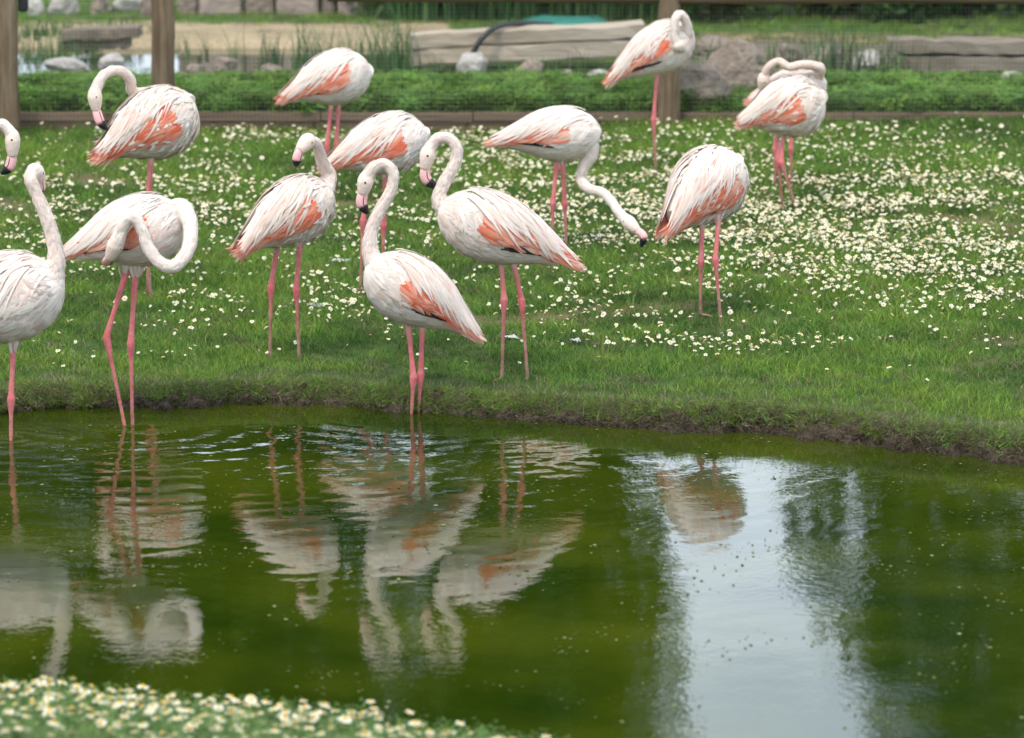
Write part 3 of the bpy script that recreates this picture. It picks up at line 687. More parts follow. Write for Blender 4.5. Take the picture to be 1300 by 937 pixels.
    for side in (1, -1):
        w1 = MB()
        n_ = 125                                  # shoulder
        u0 = U(.06, .36, n_); o_ = np.argsort(-u0); u0 = u0[o_]; ln = U(.07, .11, n_)/B.L
        feathers(w1, B, u0, rd(U(42, 112, n_)), u0+ln, rd(U(60, 112, n_)), U(.014, .023, n_), U(.006, .010, n_), U(.008, .012, n_), pick(n_, *wcols), side, curl=.4)
        n_ = int(175*(1.15-.3*min(coral, 1)))             # long scapulars hanging over the wing
        u0 = U(.12, .66, n_); o_ = np.argsort(-u0); u0 = u0[o_]; a0 = rd(U(2, 50, n_)); ln = U(.15, .27, n_)*(.8+.2*lk)/B.L*(1+.25*rag*rng.normal(size=n_).clip(-1, 1))
        u1 = np.minimum(u0+ln*.92, 1.0)
        feathers(w1, B, u0, a0, u1, np.minimum(a0+rd(U(14, 50, n_)*(1+.2*rag)), rd(97-27*coral+rng.normal(0, 10, n_))), U(.010, .018, n_), U(.013, .019, n_), U(.017, .025, n_)*(.85+.4*rag), pick(n_, *wcols), side, pick(n_, [WHITE, BLUSH, PALE, SALM], [.55, .3, .18*coral+.02, .12*coral]), curl=.9*rag)
        n_ = int(70*max(.15, 1.1-1.15*coral))              # pale greater coverts closing the wing
        u0 = U(.30, .74, n_); o_ = np.argsort(-u0); u0 = u0[o_]; a0 = rd(U(50, 92, n_)); ln = U(.12, .2, n_)/B.L
        feathers(w1, B, u0, a0, np.minimum(u0+ln, 1.02), a0+rd(U(2, 16, n_)), U(.02, .032, n_), U(.007, .010, n_), U(.008, .013, n_), pick(n_, *wcols), side, curl=.4)
        n_ = int(30+10*rag-12*coral)                       # loose strands that cross the coral
        u0 = U(.22, .66, n_); a0 = rd(U(25, 62, n_)); ln = U(.13, .24, n_)/B.L
        feathers(w1, B, u0, a0, np.minimum(u0+ln, 1.0), np.minimum(a0+rd(U(22, 50, n_)), rd(108)), U(.008, .015, n_), U(.014, .02, n_), U(.020, .026, n_), pick(n_, *wcols), side, curl=1.1*rag+.3)
        wing = w1.build('wing', M['feather'], root); tagp(wing, kind='stuff')
        w2 = MB()
        n_ = int(560*coral)
        u0 = U(.26, .80, n_); a0 = rd(U(*cor_a, n_)); pv = vnoise(np.stack([u0*B.L, a0*.10, a0*0], 1), 26, int(foot[0]) % 89+(side+1))+.12+.85*coral-.3*(rng.random(len(u0))-.3); pm = pv > -.12
        u0, a0, pv = u0[pm], a0[pm], pv[pm]; o_ = np.argsort(-u0); u0, a0, pv = u0[o_], a0[o_], pv[o_]; n_ = len(u0); pw = sm((pv+.05)/.6)[:, None]; ln = U(.08, .14, n_)/B.L
        feathers(w2, B, u0, a0, np.minimum(u0+ln, 1.04), a0+rd(U(0, 14, n_)), U(.013, .022, n_), U(.010, .015, n_), U(.012, .0185, n_), pick(n_, [CORAL, CORAL*.9, SALM], [.45, .2, .3], .1)*pw+pick(n_, [PALE, SALM, BLUSH], [.5, .3, .3], .06)*(1-pw), side, pick(n_, [CORAL, SALM, PALE], [.35, .35, .35]), curl=.6)
        n_ = int(58*tips)                         # long tips past the tail
        u0 = U(.60, .84, n_); a0 = rd(U(50, 118, n_)); feathers(w2, B, u0, a0, U(.93, 1.07, n_), rd(U(60, 125, n_)), U(.012, .021, n_), U(.006, .012, n_), U(.004, .016, n_), pick(n_, [SALM, PALE, CORAL, WHITE], [.45, .2, .8*coral+.05, max(.3-.2*coral, .03)], .08), side, pick(n_, [PALE, WHITE*.95, SALM], [.5, .2, .4]), curl=1.2*rag)
        if w2.n: tagp(w2.build('covert_feathers', M['feather'], wing), kind='stuff')
        n_ = int(16*black)
        if n_:
            w3 = MB(); u0 = U(.42, .60, n_); a0 = rd(U(103, 113, n_)); feathers(w3, B, u0, a0, U(.76, .92, n_), rd(U(100, 108, n_)), U(.010, .016, n_), U(.009, .013, n_), U(.010, .014, n_), np.tile([.014, .013, .014], (n_, 1)), side, curl=.3)
            tagp(w3.build('flight_feathers', M['feather'], wing), kind='stuff')
    return root

Yw = lambda px, py: at_z(px, py, 0)[1]
BIRDS = [
 dict(label='flamingo at the pond edge with only its drooping head showing beside the fence post', foot=(-75, 440), chest=(-70, 250, 0), tail=(-205, 315, .05), hh=40, coral=.6,
      neck=[(-75, 250), (-60, 268, -.05), (-42, 250, -.05), (-22, 205), (-10, 168), (3, 158), (16, 172)], bill=[(16, 196), (12, 212), (1, 221)], legs=[[(-120, 305), (-124, 362), (-120, 442)], [(-108, 305), (-110, 362), (-108, 440)]]),
 dict(label='plain white flamingo wading with an upright neck and no coral on its wings', foot=(14, 600), feet_y=Yw(14, 559), chest=(82, 356, 0), tail=(-122, 422, .05), hh=57, coral=.0, cream=.0, black=.2, tint=.6, rag=.25,
      neck=[(66, 358), (71, 325), (62, 284), (47, 248), (39, 226), (44, 216, .06)], bill=[(51, 226, .1), (52, 240, .12), (48, 250, .1)], legs=[[(17, 436), (14, 506), (14, 610), 1], [(-35, 440, .05), (-38, 506, .05), (-38, 600, .05)]], neck_r=.029, tips=.4),
 dict(label='white flamingo wading in the pond with its neck looped low to preen its breast', foot=(165, 575), feet_y=Yw(160, 540), chest=(238, 276, 0), tail=(80, 326, .02), hh=45, coral=.28, cream=.05, black=.15, tint=.2, rag=.25,
      neck=[(206, 282, 0), (228, 264, -.02), (241, 284, -.09), (239, 316, -.16), (221, 338, -.2), (201, 332, -.2), (187, 312, -.2), (179, 288, -.2), (168, 276, -.2), (157, 286, -.19), (149, 306, -.18)], bill=[(140, 326, -.15), (136, 332, -.10), (142, 334, -.05)],
      legs=[[(161, 342), (135, 428), (166, 578), 1], [(172, 344), (166, 435), (169, 572, .03), 1]], neck_r=.029, tips=.5),
 dict(label='ruffled coral and white flamingo preening its tail, tallest one on the lawn by the posts', foot=(192, 380), chest=(248, 132, .14), tail=(122, 202, -.1), hh=44, coral=1.25, cream=.75, black=1, tint=.6, rag=1.,
      neck=[(240, 132, .14), (215, 118, .22), (185, 118, .22), (168, 116, .16), (165, 101, .1), (155, 91, .05), (142, 90, .0), (129, 98, -.05), (120, 118, -.08)], bill=[(122, 138, -.08), (127, 154, -.09), (136, 165, -.09)],
      legs=[[(193, 190), (184, 280), (192, 381)], [(191, 190), (190, 283, .05), (187, 374, .05)]], cor_a=(54, 106)),
 dict(label='flamingo facing away in front of the wooden edging with its head hidden', foot=(420, 252), chest=(470, 84, .1), tail=(356, 127, -.08), hh=34, coral=1.1, cream=.35, black=.2, rag=.6,
      neck=[(464, 90, .1), (462, 95, .2), (445, 85, .26), (425, 88, .26)], bill=[(408, 92, .26), (402, 96, .26), (404, 102, .26)], legs=[[(422, 120), (415, 184), (419, 254)], [(431, 120), (427, 183, .05), (425, 250, .05)]]),
 dict(label='flamingo on the grass with its head turned back over ruffled cream plumage', foot=(360, 459), chest=(420, 238, .14), tail=(302, 322, -.12), hh=40, coral=1.25, cream=.7, black=.1, tint=.8, rag=1.,
      neck=[(412, 240, .15), (418, 222, .2), (410, 208, .16), (406, 195, .12), (402, 183, .08), (392, 177, .04)], bill=[(381, 190, .0), (377, 201, -.01), (376, 213, -.01)],
      legs=[[(353, 306), (344, 364), (343, 461)], [(381, 306), (376, 367, .04), (380, 459, .04)]], cor_a=(46, 104)),
 dict(label='coral striped flamingo with its head hidden, standing behind two drooping-necked ones', foot=(457, 376), chest=(543, 166, .08), tail=(410, 214, -.08), hh=37, coral=1.25, cream=.15, black=.6, rag=.7,
      neck=[(534, 168, .08), (540, 190, .16), (520, 185, .24), (500, 180, .26)], bill=[(484, 184, .26), (478, 190, .26), (481, 196, .26)], legs=[[(468, 225), (461, 280), (457, 377)], [(489, 220), (487, 285, .05), (486, 370, .05)]], cor_a=(58, 104)),
 dict(label='flamingo standing in the pond shallows with bill tucked to its upright neck', foot=(526, 572), feet_y=Yw(526, 525), chest=(465, 334, -.02), tail=(607, 428, .05), hh=43, coral=.35, cream=.45, black=.6, tint=.5, rag=.35,
      neck=[(480, 345), (470, 318), (473, 288), (485, 262), (497, 240), (499, 220), (488, 208), (474, 213), (465, 226)], bill=[(461, 244), (459, 258), (467, 272)],
      legs=[[(517, 400), (525, 478), (520, 572)], [(537, 402), (534, 475, .04), (529, 570, .04)]]),
 dict(label='flamingo with black tipped bill against its curved neck, both feet on the bank grass', foot=(654, 482), chest=(556, 262, -.02), tail=(732, 338, .06), hh=44, coral=.5, cream=.3, black=.9, tint=.4, rag=.45,
      neck=[(580, 272), (562, 262), (558, 247), (566, 228), (578, 207), (580, 188), (568, 175), (554, 177), (544, 192)], bill=[(540, 212), (541, 227), (555, 239)],
      legs=[[(635, 322), (640, 380), (637, 482)], [(651, 328), (662, 381, .03), (670, 483, .03)]]),
 dict(label='smooth white flamingo feeding with its neck stretched down to the daisies', foot=(708, 326), chest=(764, 166, 0), tail=(622, 182, .04), hh=34, coral=.35, cream=.0, black=.4, tint=.3, rag=.1,
      neck=[(748, 175), (750, 196), (741, 212), (738, 229), (748, 240, -.06), (765, 245, -.14), (777, 257, -.2), (786, 270, -.26), (795, 279, -.3)], bill=[(808, 292, -.36), (817, 301, -.4), (814, 314, -.4)],
      legs=[[(707, 204), (702, 258), (701, 326)], [(714, 204), (717, 258, .04), (719, 322, .04)]], cor_a=(64, 96)),
 dict(label='flamingo seen from behind with long drooping tail plumes among the daisies', foot=(903, 408), chest=(934, 202, .26), tail=(843, 298, -.14), hh=47, coral=.85, cream=.2, black=.6, tint=.3, rag=.7,
      neck=[(932, 204, .26), (936, 220, .34), (925, 228, .4), (912, 220, .42)], bill=[(902, 228, .42), (898, 236, .42), (902, 242, .41)], legs=[[(892, 268), (890, 331), (889, 400)], [(913, 270), (908, 329, -.04), (916, 416, -.06)]], wr=.9, cor_a=(42, 106)),
 dict(label='flamingo on one leg before the round fence post, bent over preening its breast', foot=(833, 227), chest=(880, 38, .02), tail=(772, 104, -.02), hh=31, coral=1.0, cream=.25, black=.3, tint=.3, rag=.6,
      neck=[(862, 48, 0), (872, 44, -.04), (871, 28, -.08), (863, 18, -.11), (857, 26, -.14), (856, 44, -.15), (860, 57, -.15)], neck_r=.024, bill=[(866, 62, -.09), (869, 65, -.03), (868, 68, .02)], legs=[[(834, 88), (830, 152), (833, 228)]], cor_a=(40, 90)),
 dict(label='dingy cream flamingo with its coral wing bend showing, in front of a preening one', foot=(1003, 270), chest=(1048, 124, 0), tail=(938, 158, 0), hh=37, coral=.75, cream=1., black=.1, tint=.2, rag=.8,
      neck=[(1040, 124, .04), (1042, 118, .16), (1022, 118, .24), (1005, 122, .24)], bill=[(990, 128, .24), (984, 134, .24), (988, 140, .22)], legs=[[(985, 162), (988, 203), (994, 271)], [(995, 164), (992, 206, -.03), (1012, 269, -.04)]], cor_a=(60, 110)),
 dict(label='flamingo with a pink neck folded over its back, half hidden behind a cream one', foot=(994, 242), chest=(1050, 104, .04), tail=(950, 130, .0), hh=27, neck_r=.0225, coral=.5, cream=.1, black=.2, tint=1., rag=.3,
      neck=[(1036, 98, 0), (1040, 86, -.08), (1020, 82, -.12), (1002, 85, -.12), (988, 78, -.11), (975, 86, -.1), (970, 98, -.08)], bill=[(968, 112, -.06), (966, 120, -.05), (970, 126, -.04)], legs=[[(1005, 155), (1004, 188), (1005, 243)], [(986, 155), (984, 188), (984, 242)]]),
]
for b_ in BIRDS: flamingo(**b_)

# fallen feathers and a pale stone on the lawn
def plume(px, py, L, ang, lab):
    g = at_z(px, py, .13)
    for _ in range(8): g = at_z(px, py, float(zlawn(g[0], g[1]))+.022)
    mb = MB(); t = np.linspace(0, 1, 9); d = np.array([math.cos(ang), math.sin(ang), 0]); s = np.array([-d[1], d[0], 0])
    c = g+np.outer((t-.5)*L, d)+np.outer(np.sin(t*7+px)*.004, [0, 0, 1]); w_ = np.interp(t, [0, .15, .5, .85, 1], [.006, .03, .05, .03, .004])*(1+rng.normal(0, .25, 9))
    V = np.stack([c-s*w_[:, None], c+[0, 0, .008], c+s*w_[:, None]], 1).reshape(-1, 3)
    Fc = [[i*3+j, i*3+3+j, i*3+4+j, i*3+1+j] for i in range(8) for j in (0, 1)]
    mb.add(V, Fc, (.62, .63, .60)); tagp(mb.build('fallen_feather', M['feather']), lab, 'feather', 'fallen feathers')
plume(433, 330, .12, .3, 'long white moulted feather lying on the lawn between two flamingos')
plume(404, 387, .10, .15, 'thin white moulted feather lying near the feet of the ruffled flamingo')
plume(648, 428, .06, 1., 'short white moulted feather between the legs of the bank flamingo')
plume(860, 233, .12, .1, 'pale moulted feather lying in the daisies behind the feeding flamingo')
plume(730, 432, .05, .8, 'tiny white feather on bare grass right of the bank flamingo')

# ------------------------------------------------------------------ wooden edging, fence
ed = empty('wooden_edging', (0, BED_Y, .3)); tagp(ed, 'low brown plank edging holding back the raised garden bed', 'edging')
zb = float(zlawn(0, BED_Y))
def jboard(name, x0, x1, y0, y1, z0, z1, m_, parent):
    mb = MB(); V, Fc = box(x0, x1, y0, y1, z0, z1); V = np.array(V)+rng.normal(0, .002, (8, 3)); mb.add(V, Fc)
    o = mb.build(name, m_, parent, smooth=False); bv_ = o.modifiers.new('b', 'BEVEL'); bv_.width = .004; bv_.segments = 2; return o
xs = [-5.2, -3.62, -1.35, -.31, 1.12, 2.28, 3.55, 5.2]
for a, b in zip(xs[:-1], xs[1:]):
    jboard('plank', a+.003, b-.003, BED_Y-.045, BED_Y-.005, zb-.05, zb+.062, M['plank'], ed)
    jboard('plank', a+.05, b+.044, BED_Y-.062, BED_Y-.008, zb+.066, zb+.128, M['plank'], ed)
fe = empty('wire_fence', (0, BED_Y-.1, .3)); tagp(fe, 'round wooden post and rail fence with fine wire netting', 'fence')
for px, rr, yy in ((11, .074, BED_Y-.30), (208.5, .079, BED_Y-.12), (848.5, .077, BED_Y-.16)):
    g = at_y(px, 160, yy); zz = float(zlawn(g[0], yy)); mb = MB()
    PP = np.array([[g[0]+.004*math.sin(k), yy, zz-.05+k*.1] for k in range(15)]); V, Fc = loft(PP, rr*(1+rng.normal(0, .03, 15)), 20); mb.add(V, Fc); mb.build('post', M['wood'], fe)
for a, b in ((-1.25, 1.02), (1.03, 5.)):
    mb = MB(); PP = np.array([[x, BED_Y-.16+(.02 if a < 0 else 0), 1.205+(.012 if x < 0 else -.0)+.004*math.sin(x*3)] for x in np.linspace(a, b, 12)]); V, Fc = loft(PP, .055, 12); mb.add(V, Fc); mb.build('rail', M['plank'], fe)
mb = MB(); w_ = .00038
for x in np.arange(-4.4, 4.4, .028):
    V, Fc = box(x-w_, x+w_, BED_Y-.0715, BED_Y-.07, zb+.05, 1.19); mb.add(V, Fc)
for z in np.arange(zb+.06, 1.19, .028):
    V, Fc = box(-4.4, 4.4, BED_Y-.0735, BED_Y-.072, z-w_, z+w_); mb.add(V, Fc)
tagp(mb.build('wire_netting', M['wire'], fe, smooth=False), kind='stuff')
mb = MB(); p = at_y(30, 6, BED_Y-.28); V, Fc = box(p[0]-.035, p[0]+.03, p[1]-.04, p[1]+.04, p[2]-.045, p[2]+.16); mb.add(V, Fc)
bb = mb.build('fence_box', M['blackbox'], smooth=False); bb.modifiers.new('b', 'BEVEL').width = .012; tagp(bb, 'small black plastic box fixed to the thick fence post', 'box')  # plain black box on the post, no lamp in it

# ------------------------------------------------------------------ raised bed planting
def clover(n):
    mb = MB()
    for i in range(n):
        a = random.uniform(0, 6.28); r = .09*math.sqrt(random.random()); h = random.uniform(.02, .10); p = np.array([r*math.cos(a), r*math.sin(a), h])
        c = np.array(random.choice([(.10, .22, .018), (.13, .26, .025), (.08, .18, .02), (.17, .28, .03)]))*random.uniform(.75, 1.2)
        for k in range(3):
            b = k*2.09+random.uniform(0, 1); d = np.array([math.cos(b), math.sin(b), random.uniform(-.2, .4)]); s = np.array([-d[1], d[0], 0]); L = random.uniform(.007, .013)
            mb.add([p, p+d*L+s*L*.6, p+d*L*1.5, p+d*L-s*L*.6], [[0, 1, 2, 3]], c)
    return mb
clv = [clover(80).build('clover_tuft', M['leafy'], link=False) for _ in range(4)]
clv += [blades(44, .08, .04, .12, .006, [(.11, .22, .025), (.15, .27, .03), (.09, .18, .02)], .9, 2).build('weed_tuft', M['leafy'], link=False) for _ in range(2)]
nc = 5600; cx = rng.uniform(-4.6, 4.6, nc); cy = rng.uniform(BED_Y+.02, 30.9, nc)
okc = ~((cx > BP['x0']+.05) & (cx < BP['x1']-.05) & (cy > BP['y0']+.05)); cx, cy = cx[okc], cy[okc]; nc = len(cx); cz = zground(cx, cy)-.01+.03*vnoise(np.stack([cx, cy, 0*cx], 1), 4, 51)
scatter('ground_cover', np.stack([cx, cy, cz], 1), np.stack([rng.normal(0, .2, nc), rng.normal(0, .2, nc), rng.uniform(0, 6.28, nc)], 1), rng.uniform(.7, 1.25, nc)*np.interp(cy, [29, 30.4, 31.05], [1.1, 1, .6]), rng.choice(6, nc, p=[.15, .15, .15, .15, .2, .2]), clv,
        'bright green leafy weeds filling the raised bed behind the edging', 'ground cover')
# thin dry and green grass farther back
nb = 5200; bx_ = rng.uniform(-5.2, 5.2, nb); by_ = rng.uniform(31.0, 38.0, nb)
inp = (bx_ > BP['x0']) & (bx_ < BP['x1']) & (by_ > BP['y0']) & (by_ < BP['y1']+.1)
sandm = ((by_ > 32.4) & (by_ < 35.1) & (bx_ < -.5))
kp = ~inp & (rng.random(nb) < np.where(sandm, .04, np.where(by_ < 33.6, .3, 1))); bx_, by_ = bx_[kp], by_[kp]; nb = len(bx_)
dr = rng.random(nb) < np.where((by_ > 33.7) & (by_ < 34.3), .85, .12)
scatter('far_grass', np.stack([bx_, by_, zground(bx_, by_)], 1), np.stack([rng.normal(0, .1, nb), rng.normal(0, .1, nb), rng.uniform(0, 6.28, nb)], 1), rng.uniform(.8, 1.5, nb), np.where(dr, rng.integers(5, 8, nb), rng.integers(0, 5, nb)), tufts,
        'rough grass growing beyond the raised bed', 'grass')

def rock(px, py, wpx, hpx, z, label, m_='rock', seed=0, dx_=1.):
    g = at_z(px, py, z); s = g[1]/F; Vi, Fi = ICO3; g_ = np.random.default_rng(seed+100)
    V = Vi.copy()
    for k in range(9):                            # cut flat facets
        d = g_.normal(size=3); d /= np.linalg.norm(d); c = g_.uniform(.55, .85); e = V@d; V = np.where((e > c)[:, None], V-np.outer(e-c, d)*.9, V)
    V = V*(1+.10*vnoise(Vi, 2.3, seed)[:, None]+.035*vnoise(Vi, 7, seed+1)[:, None])
    V[:, 2] = np.maximum(V[:, 2], -.45)
    ext = np.ptp(V, axis=0); V = V*[wpx*s/ext[0], wpx*s*.8*dx_/ext[1], hpx*s*1.25/ext[2]]
    V[:, 2] -= V[:, 2].min()+hpx*s*.22; V += [g[0], g[1]+wpx*s*.3, z]
    mb = MB(); mb.add(V, Fi); return tagp(mb.build('rock', M[m_], smooth=False), label, 'rock', 'rocks round the back pond')
zb2 = BED_Z
rock(880, 133, 90, 50, zb2, 'grey boulder leaning beside the round fence post', 'rock', 1)
rock(936, 126, 88, 72, zb2, 'tall split brown grey boulder beside the fence post boulder', 'rock', 2)
rock(965, 106, 46, 22, zb2, 'small grey rock tucked against the tall split boulder', 'rock', 3)
rock(603, 92, 42, 24, zb2, 'pale square stone in front of the bleached beam stack under the hose', 'palerock', 4)
rock(673, 94, 38, 17, zb2, 'rounded grey stone in front of the bleached beam stack', 'rock', 5)
rock(765, 101, 34, 12, zb2, 'low white stone by the tail of the one legged flamingo', 'palerock', 6)
rock(718, 98, 20, 9, zb2, 'little pinkish stone between the beam stack and the weeds', 'rock', 7)
rock(83, 89, 58, 16, zb2, 'long flat pale stone left of the back pond', 'palerock', 8)
rock(143, 84, 34, 16, zb2, 'white chunky stone at the left shore of the back pond', 'palerock', 9)
rock(285, 90, 34, 17, zb2, 'dark grey stone at the front edge of the back pond', 'rock', 10)
rock(248, 90, 24, 9, zb2, 'low flat stone at the front edge of the back pond', 'rock', 11)
rock(345, 93, 30, 12, zb2, 'grey stone at the back pond near the hidden headed flamingo', 'rock', 12)
rock(905, 66, 50, 20, zb2, 'pale flat rock behind the tall split boulder', 'rock', 13)
rock(950, 78, 44, 22, zb2, 'pale pinkish rock above the tall split boulder', 'rock', 14)
rock(1000, 76, 40, 20, zb2, 'grey rock at the foot of the reeds', 'rock', 15)
rock(1050, 82, 46, 24, zb2, 'pale rock half hidden by the tallest reeds', 'rock', 16)
rock(1106, 86, 40, 22, zb2, 'light rock between reeds and timber stack', 'palerock', 17)
rock(1065, 106, 34, 12, zb2, 'low brownish stone at the weed edge below the reeds', 'rock', 18)
rock(1185, 104, 26, 9, zb2, 'small white stone below the brown timber stack', 'palerock', 19)
rock(1287, 106, 34, 14, zb2, 'white stone at the right end of the brown timber stack', 'palerock', 20)
rock(545, 78, 26, 12, zb2, 'grey stone at the left end of the bleached beam stack', 'rock', 26)
rock(78, 15, 44, 24, zb2, 'large white boulder on the far grass beside a brownish one', 'palerock', 21)
rock(42, 16, 24, 20, zb2, 'small white boulder on the far grass next to the thick post', 'palerock', 22)
rock(126, 14, 26, 22, zb2, 'brownish boulder between the white boulders on the far grass', 'rock', 23)
rock(160, 12, 44, 20, zb2, 'broad white boulder on the far grass left of the second post', 'palerock', 24)
rock(187, 18, 26, 22, zb2, 'grey boulder on the far grass against the second post', 'rock', 25)

# timber stacks: each beam a part
def beam(parent, a, b, th, hgt, m_):
    a, b = np.array(a), np.array(b); n_ = 14; t = np.linspace(0, 1, n_)[:, None]; c = a*(1-t)+b*t; mb = MB()
    d = (b-a)/np.linalg.norm(b-a); s = np.array([-d[1], d[0], 0]); V = []
    for i in range(n_):
        w0 = rng.normal(0, .006, 8)
        r_ = [(-.5, -.42), (-.42, -.5), (.42, -.5), (.5, -.42), (.5, .42), (.42, .5), (-.42, .5), (-.5, .42)]
        V += [c[i]+s*(p_*th+w0[j])+np.array([0, 0, q_*hgt+w0[(j+3) % 8]]) for j, (p_, q_) in enumerate(r_)]
    Fc = [[i*8+j, i*8+(j+1) % 8, (i+1)*8+(j+1) % 8, (i+1)*8+j] for i in range(n_-1) for j in range(8)]+[list(range(7, -1, -1)), list(range((n_-1)*8, n_*8))]
    mb.add(V, Fc); return mb.build('beam', m_, parent, smooth=False)
def stack(label, xl, xr, yl, yr, zs, th, hs, m_, gap=0):
    g0, g1 = at_z(xl, yl, BED_Z), at_z(xr, yr, BED_Z)
    root = empty('timber_stack', (g0+g1)/2); tagp(root, label, 'timber')
    z = BED_Z
    for i, h in enumerate(hs):
        of = (0, rng.normal(0, .03), 0); e = rng.normal(0, .06, 2)
        beam(root, g0+[e[0]*.4, of[1]+th*.5, z-g0[2]+h/2], g1+[e[1], of[1]+th*.5, z-g1[2]+h/2+zs], th, h*.97, m_); z += h+gap
    return root
stack('bleached pale timber beams stacked behind the weeds with a hose over them', 524, 836, 84, 82, .07, .26, [.13, .11], M['log'])
stack('brown weathered timber beams stacked at the edge of the reeds', 1136, 1330, 92, 94, .0, .25, [.12, .10], M['logdark'], .02)
stack('short dark timber beams lying left of the back pond', 74, 166, 66, 66, .02, .26, [.08, .09], M['logdark'])
hp = [at_y(*p) for p in ((598, 76, 31.52), (603, 63, 31.5), (611, 50, 31.5), (624, 38, 31.55), (643, 31, 31.7), (668, 30, 31.9), (700, 32, 32.15))]
mb = MB(); V, Fc = loft(catmull(hp, 40), .021, 10); mb.add(V, Fc); tagp(mb.build('hose', M['hose']), 'thick black hose arching over the bleached timber beams', 'hose')
g = at_z(718, 31, BED_Z); nn = 24; tx, ty = np.meshgrid(np.linspace(-.36, .36, nn), np.linspace(-.35, .35, nn)); tz = .03+.014*vnoise(np.stack([tx.ravel(), ty.ravel(), 0*tx.ravel()], 1), 9, 61)-.05*(np.maximum(np.abs(tx.ravel())/.36, np.abs(ty.ravel())/.35)**4)
ii = np.arange(nn*nn).reshape(nn, nn); q_ = np.stack([ii[:-1, :-1], ii[:-1, 1:], ii[1:, 1:], ii[1:, :-1]], -1).reshape(-1, 4)
ta = obj('tarpaulin', mesh('tarpaulin', np.stack([tx.ravel()+g[0], ty.ravel()+g[1]+.3, tz+BED_Z], 1), q_, M['tarp'])); tagp(ta, 'crumpled teal tarpaulin lying on the grass behind the bleached beams', 'tarpaulin')
wl_ = empty('stone_wall', at_z(360, 14, BED_Z)); tagp(wl_, 'low wall of large pinkish grey stone blocks behind the sand', 'wall')
x = 224
for k, wv in enumerate([28, 58, 40, 56, 22, 44, 30]):
    a, b = at_z(x, 14, BED_Z), at_z(x+wv, 14, BED_Z); mb = MB(); V, Fc = box(a[0]+.012, b[0]-.012, a[1]+rng.uniform(-.03, .03), a[1]+.4, BED_Z-.06, BED_Z+.42+rng.uniform(-.04, .04)); V = np.array(V)+rng.normal(0, .008, (8, 3)); mb.add(V, Fc)
    o = mb.build('block', M['wallstone'] if k in (1, 3, 5) else M['rock'], wl_, smooth=False); o.modifiers.new('b', 'BEVEL').width = .02; x += wv

# reeds: every clump is a plant of its own
REED = [(.05, .12, .03), (.07, .15, .04), (.04, .10, .035), (.10, .17, .06)]
def reeds(px, py, n, rad, h0, h1, wid, label, lean=.45, z=BED_Z):
    g = at_z(px, py, z); o = blades(int(n*1.7), rad, h0, h1, wid, REED, lean, 5).build('reed_clump', M['leafy']); o.location = (g[0], g[1], z-.02)
    return tagp(o, label, 'reeds', 'reeds and tall grass')
for px, py, n, rad, h0, h1, lab in [
    (55, 72, 60, .28, .12, .30, 'dense grassy reeds beside the thick fence post and flat stone'), (100, 66, 40, .22, .12, .28, 'dense low reeds in front of the dark short beams'),
    (345, 84, 26, .10, .15, .42, 'spiky reed clump standing at the back pond edge'), (300, 76, 12, .08, .15, .4, 'thin reed clump rising out of the back pond'), (260, 74, 8, .07, .12, .34, 'sparse reed stems in the back pond by the post'),
    (390, 84, 34, .14, .2, .50, 'leafy reed clump behind the hidden headed flamingo'), (440, 76, 22, .18, .2, .45, 'reeds rising over the back of the hidden headed flamingo'), (490, 84, 40, .14, .25, .62, 'thick tall reeds left of the bleached beam stack'), (512, 86, 36, .13, .25, .55, 'reeds crowding the left end of the bleached beams'),
    (560, 92, 14, .10, .08, .22, 'short reeds before the bleached beams left of the square stone'), (640, 93, 12, .12, .08, .2, 'short grass stems between the two stones before the beams'), (735, 94, 16, .16, .10, .3, 'loose grass stems before the right half of the bleached beams'), (800, 96, 22, .14, .12, .3, 'grass clump under the one legged flamingo'),
    (985, 96, 14, .12, .2, .45, 'few reeds behind the pink necked flamingo'), (1040, 98, 26, .14, .25, .62, 'tall sparse reed clump behind the rocks'), (1075, 98, 26, .14, .25, .70, 'tallest reed clump leaning before the pale rocks'), (1115, 100, 22, .14, .2, .55, 'reed clump left of the brown timber stack'), (1160, 102, 14, .14, .15, .4, 'sparse reeds in front of the brown timber stack'),
    (950, 100, 16, .14, .12, .32, 'weeds growing over the small grey rock'), (1140, 92, 20, .16, .15, .42, 'weeds crowding the left end of the brown timber'), (1010, 90, 20, .14, .2, .5, 'weeds between the reddish rocks and the reeds'), (690, 92, 16, .14, .08, .22, 'weeds right of the rounded grey stone'), (230, 70, 14, .1, .12, .3, 'thin reeds rising beside the second post'), (420, 88, 26, .16, .15, .4, 'weeds under the tail of the hidden headed flamingo'),
    (895, 88, 18, .14, .2, .4, 'reeds sprouting behind the boulders by the round post'), (1230, 104, 18, .2, .08, .2, 'short grass under the brown timber stack')]:
    reeds(px, py, n, rad, h0, h1, .011, lab)
k = 0
for px in (500, 545, 592, 640, 690, 740, 792, 845, 890):
    reeds(px, 15+(k % 2)*4, 90, .34, .35, .75, .016, 'tall dense green reed clump in the bank of reeds behind the beams', .35, .44); k += 1
for px in (22, 60, 105, 150):
    reeds(px, 40+(k % 2)*6, 40, .2, .10, .22, .012, 'low grass clump before the far white boulders', .5, .44); k += 1

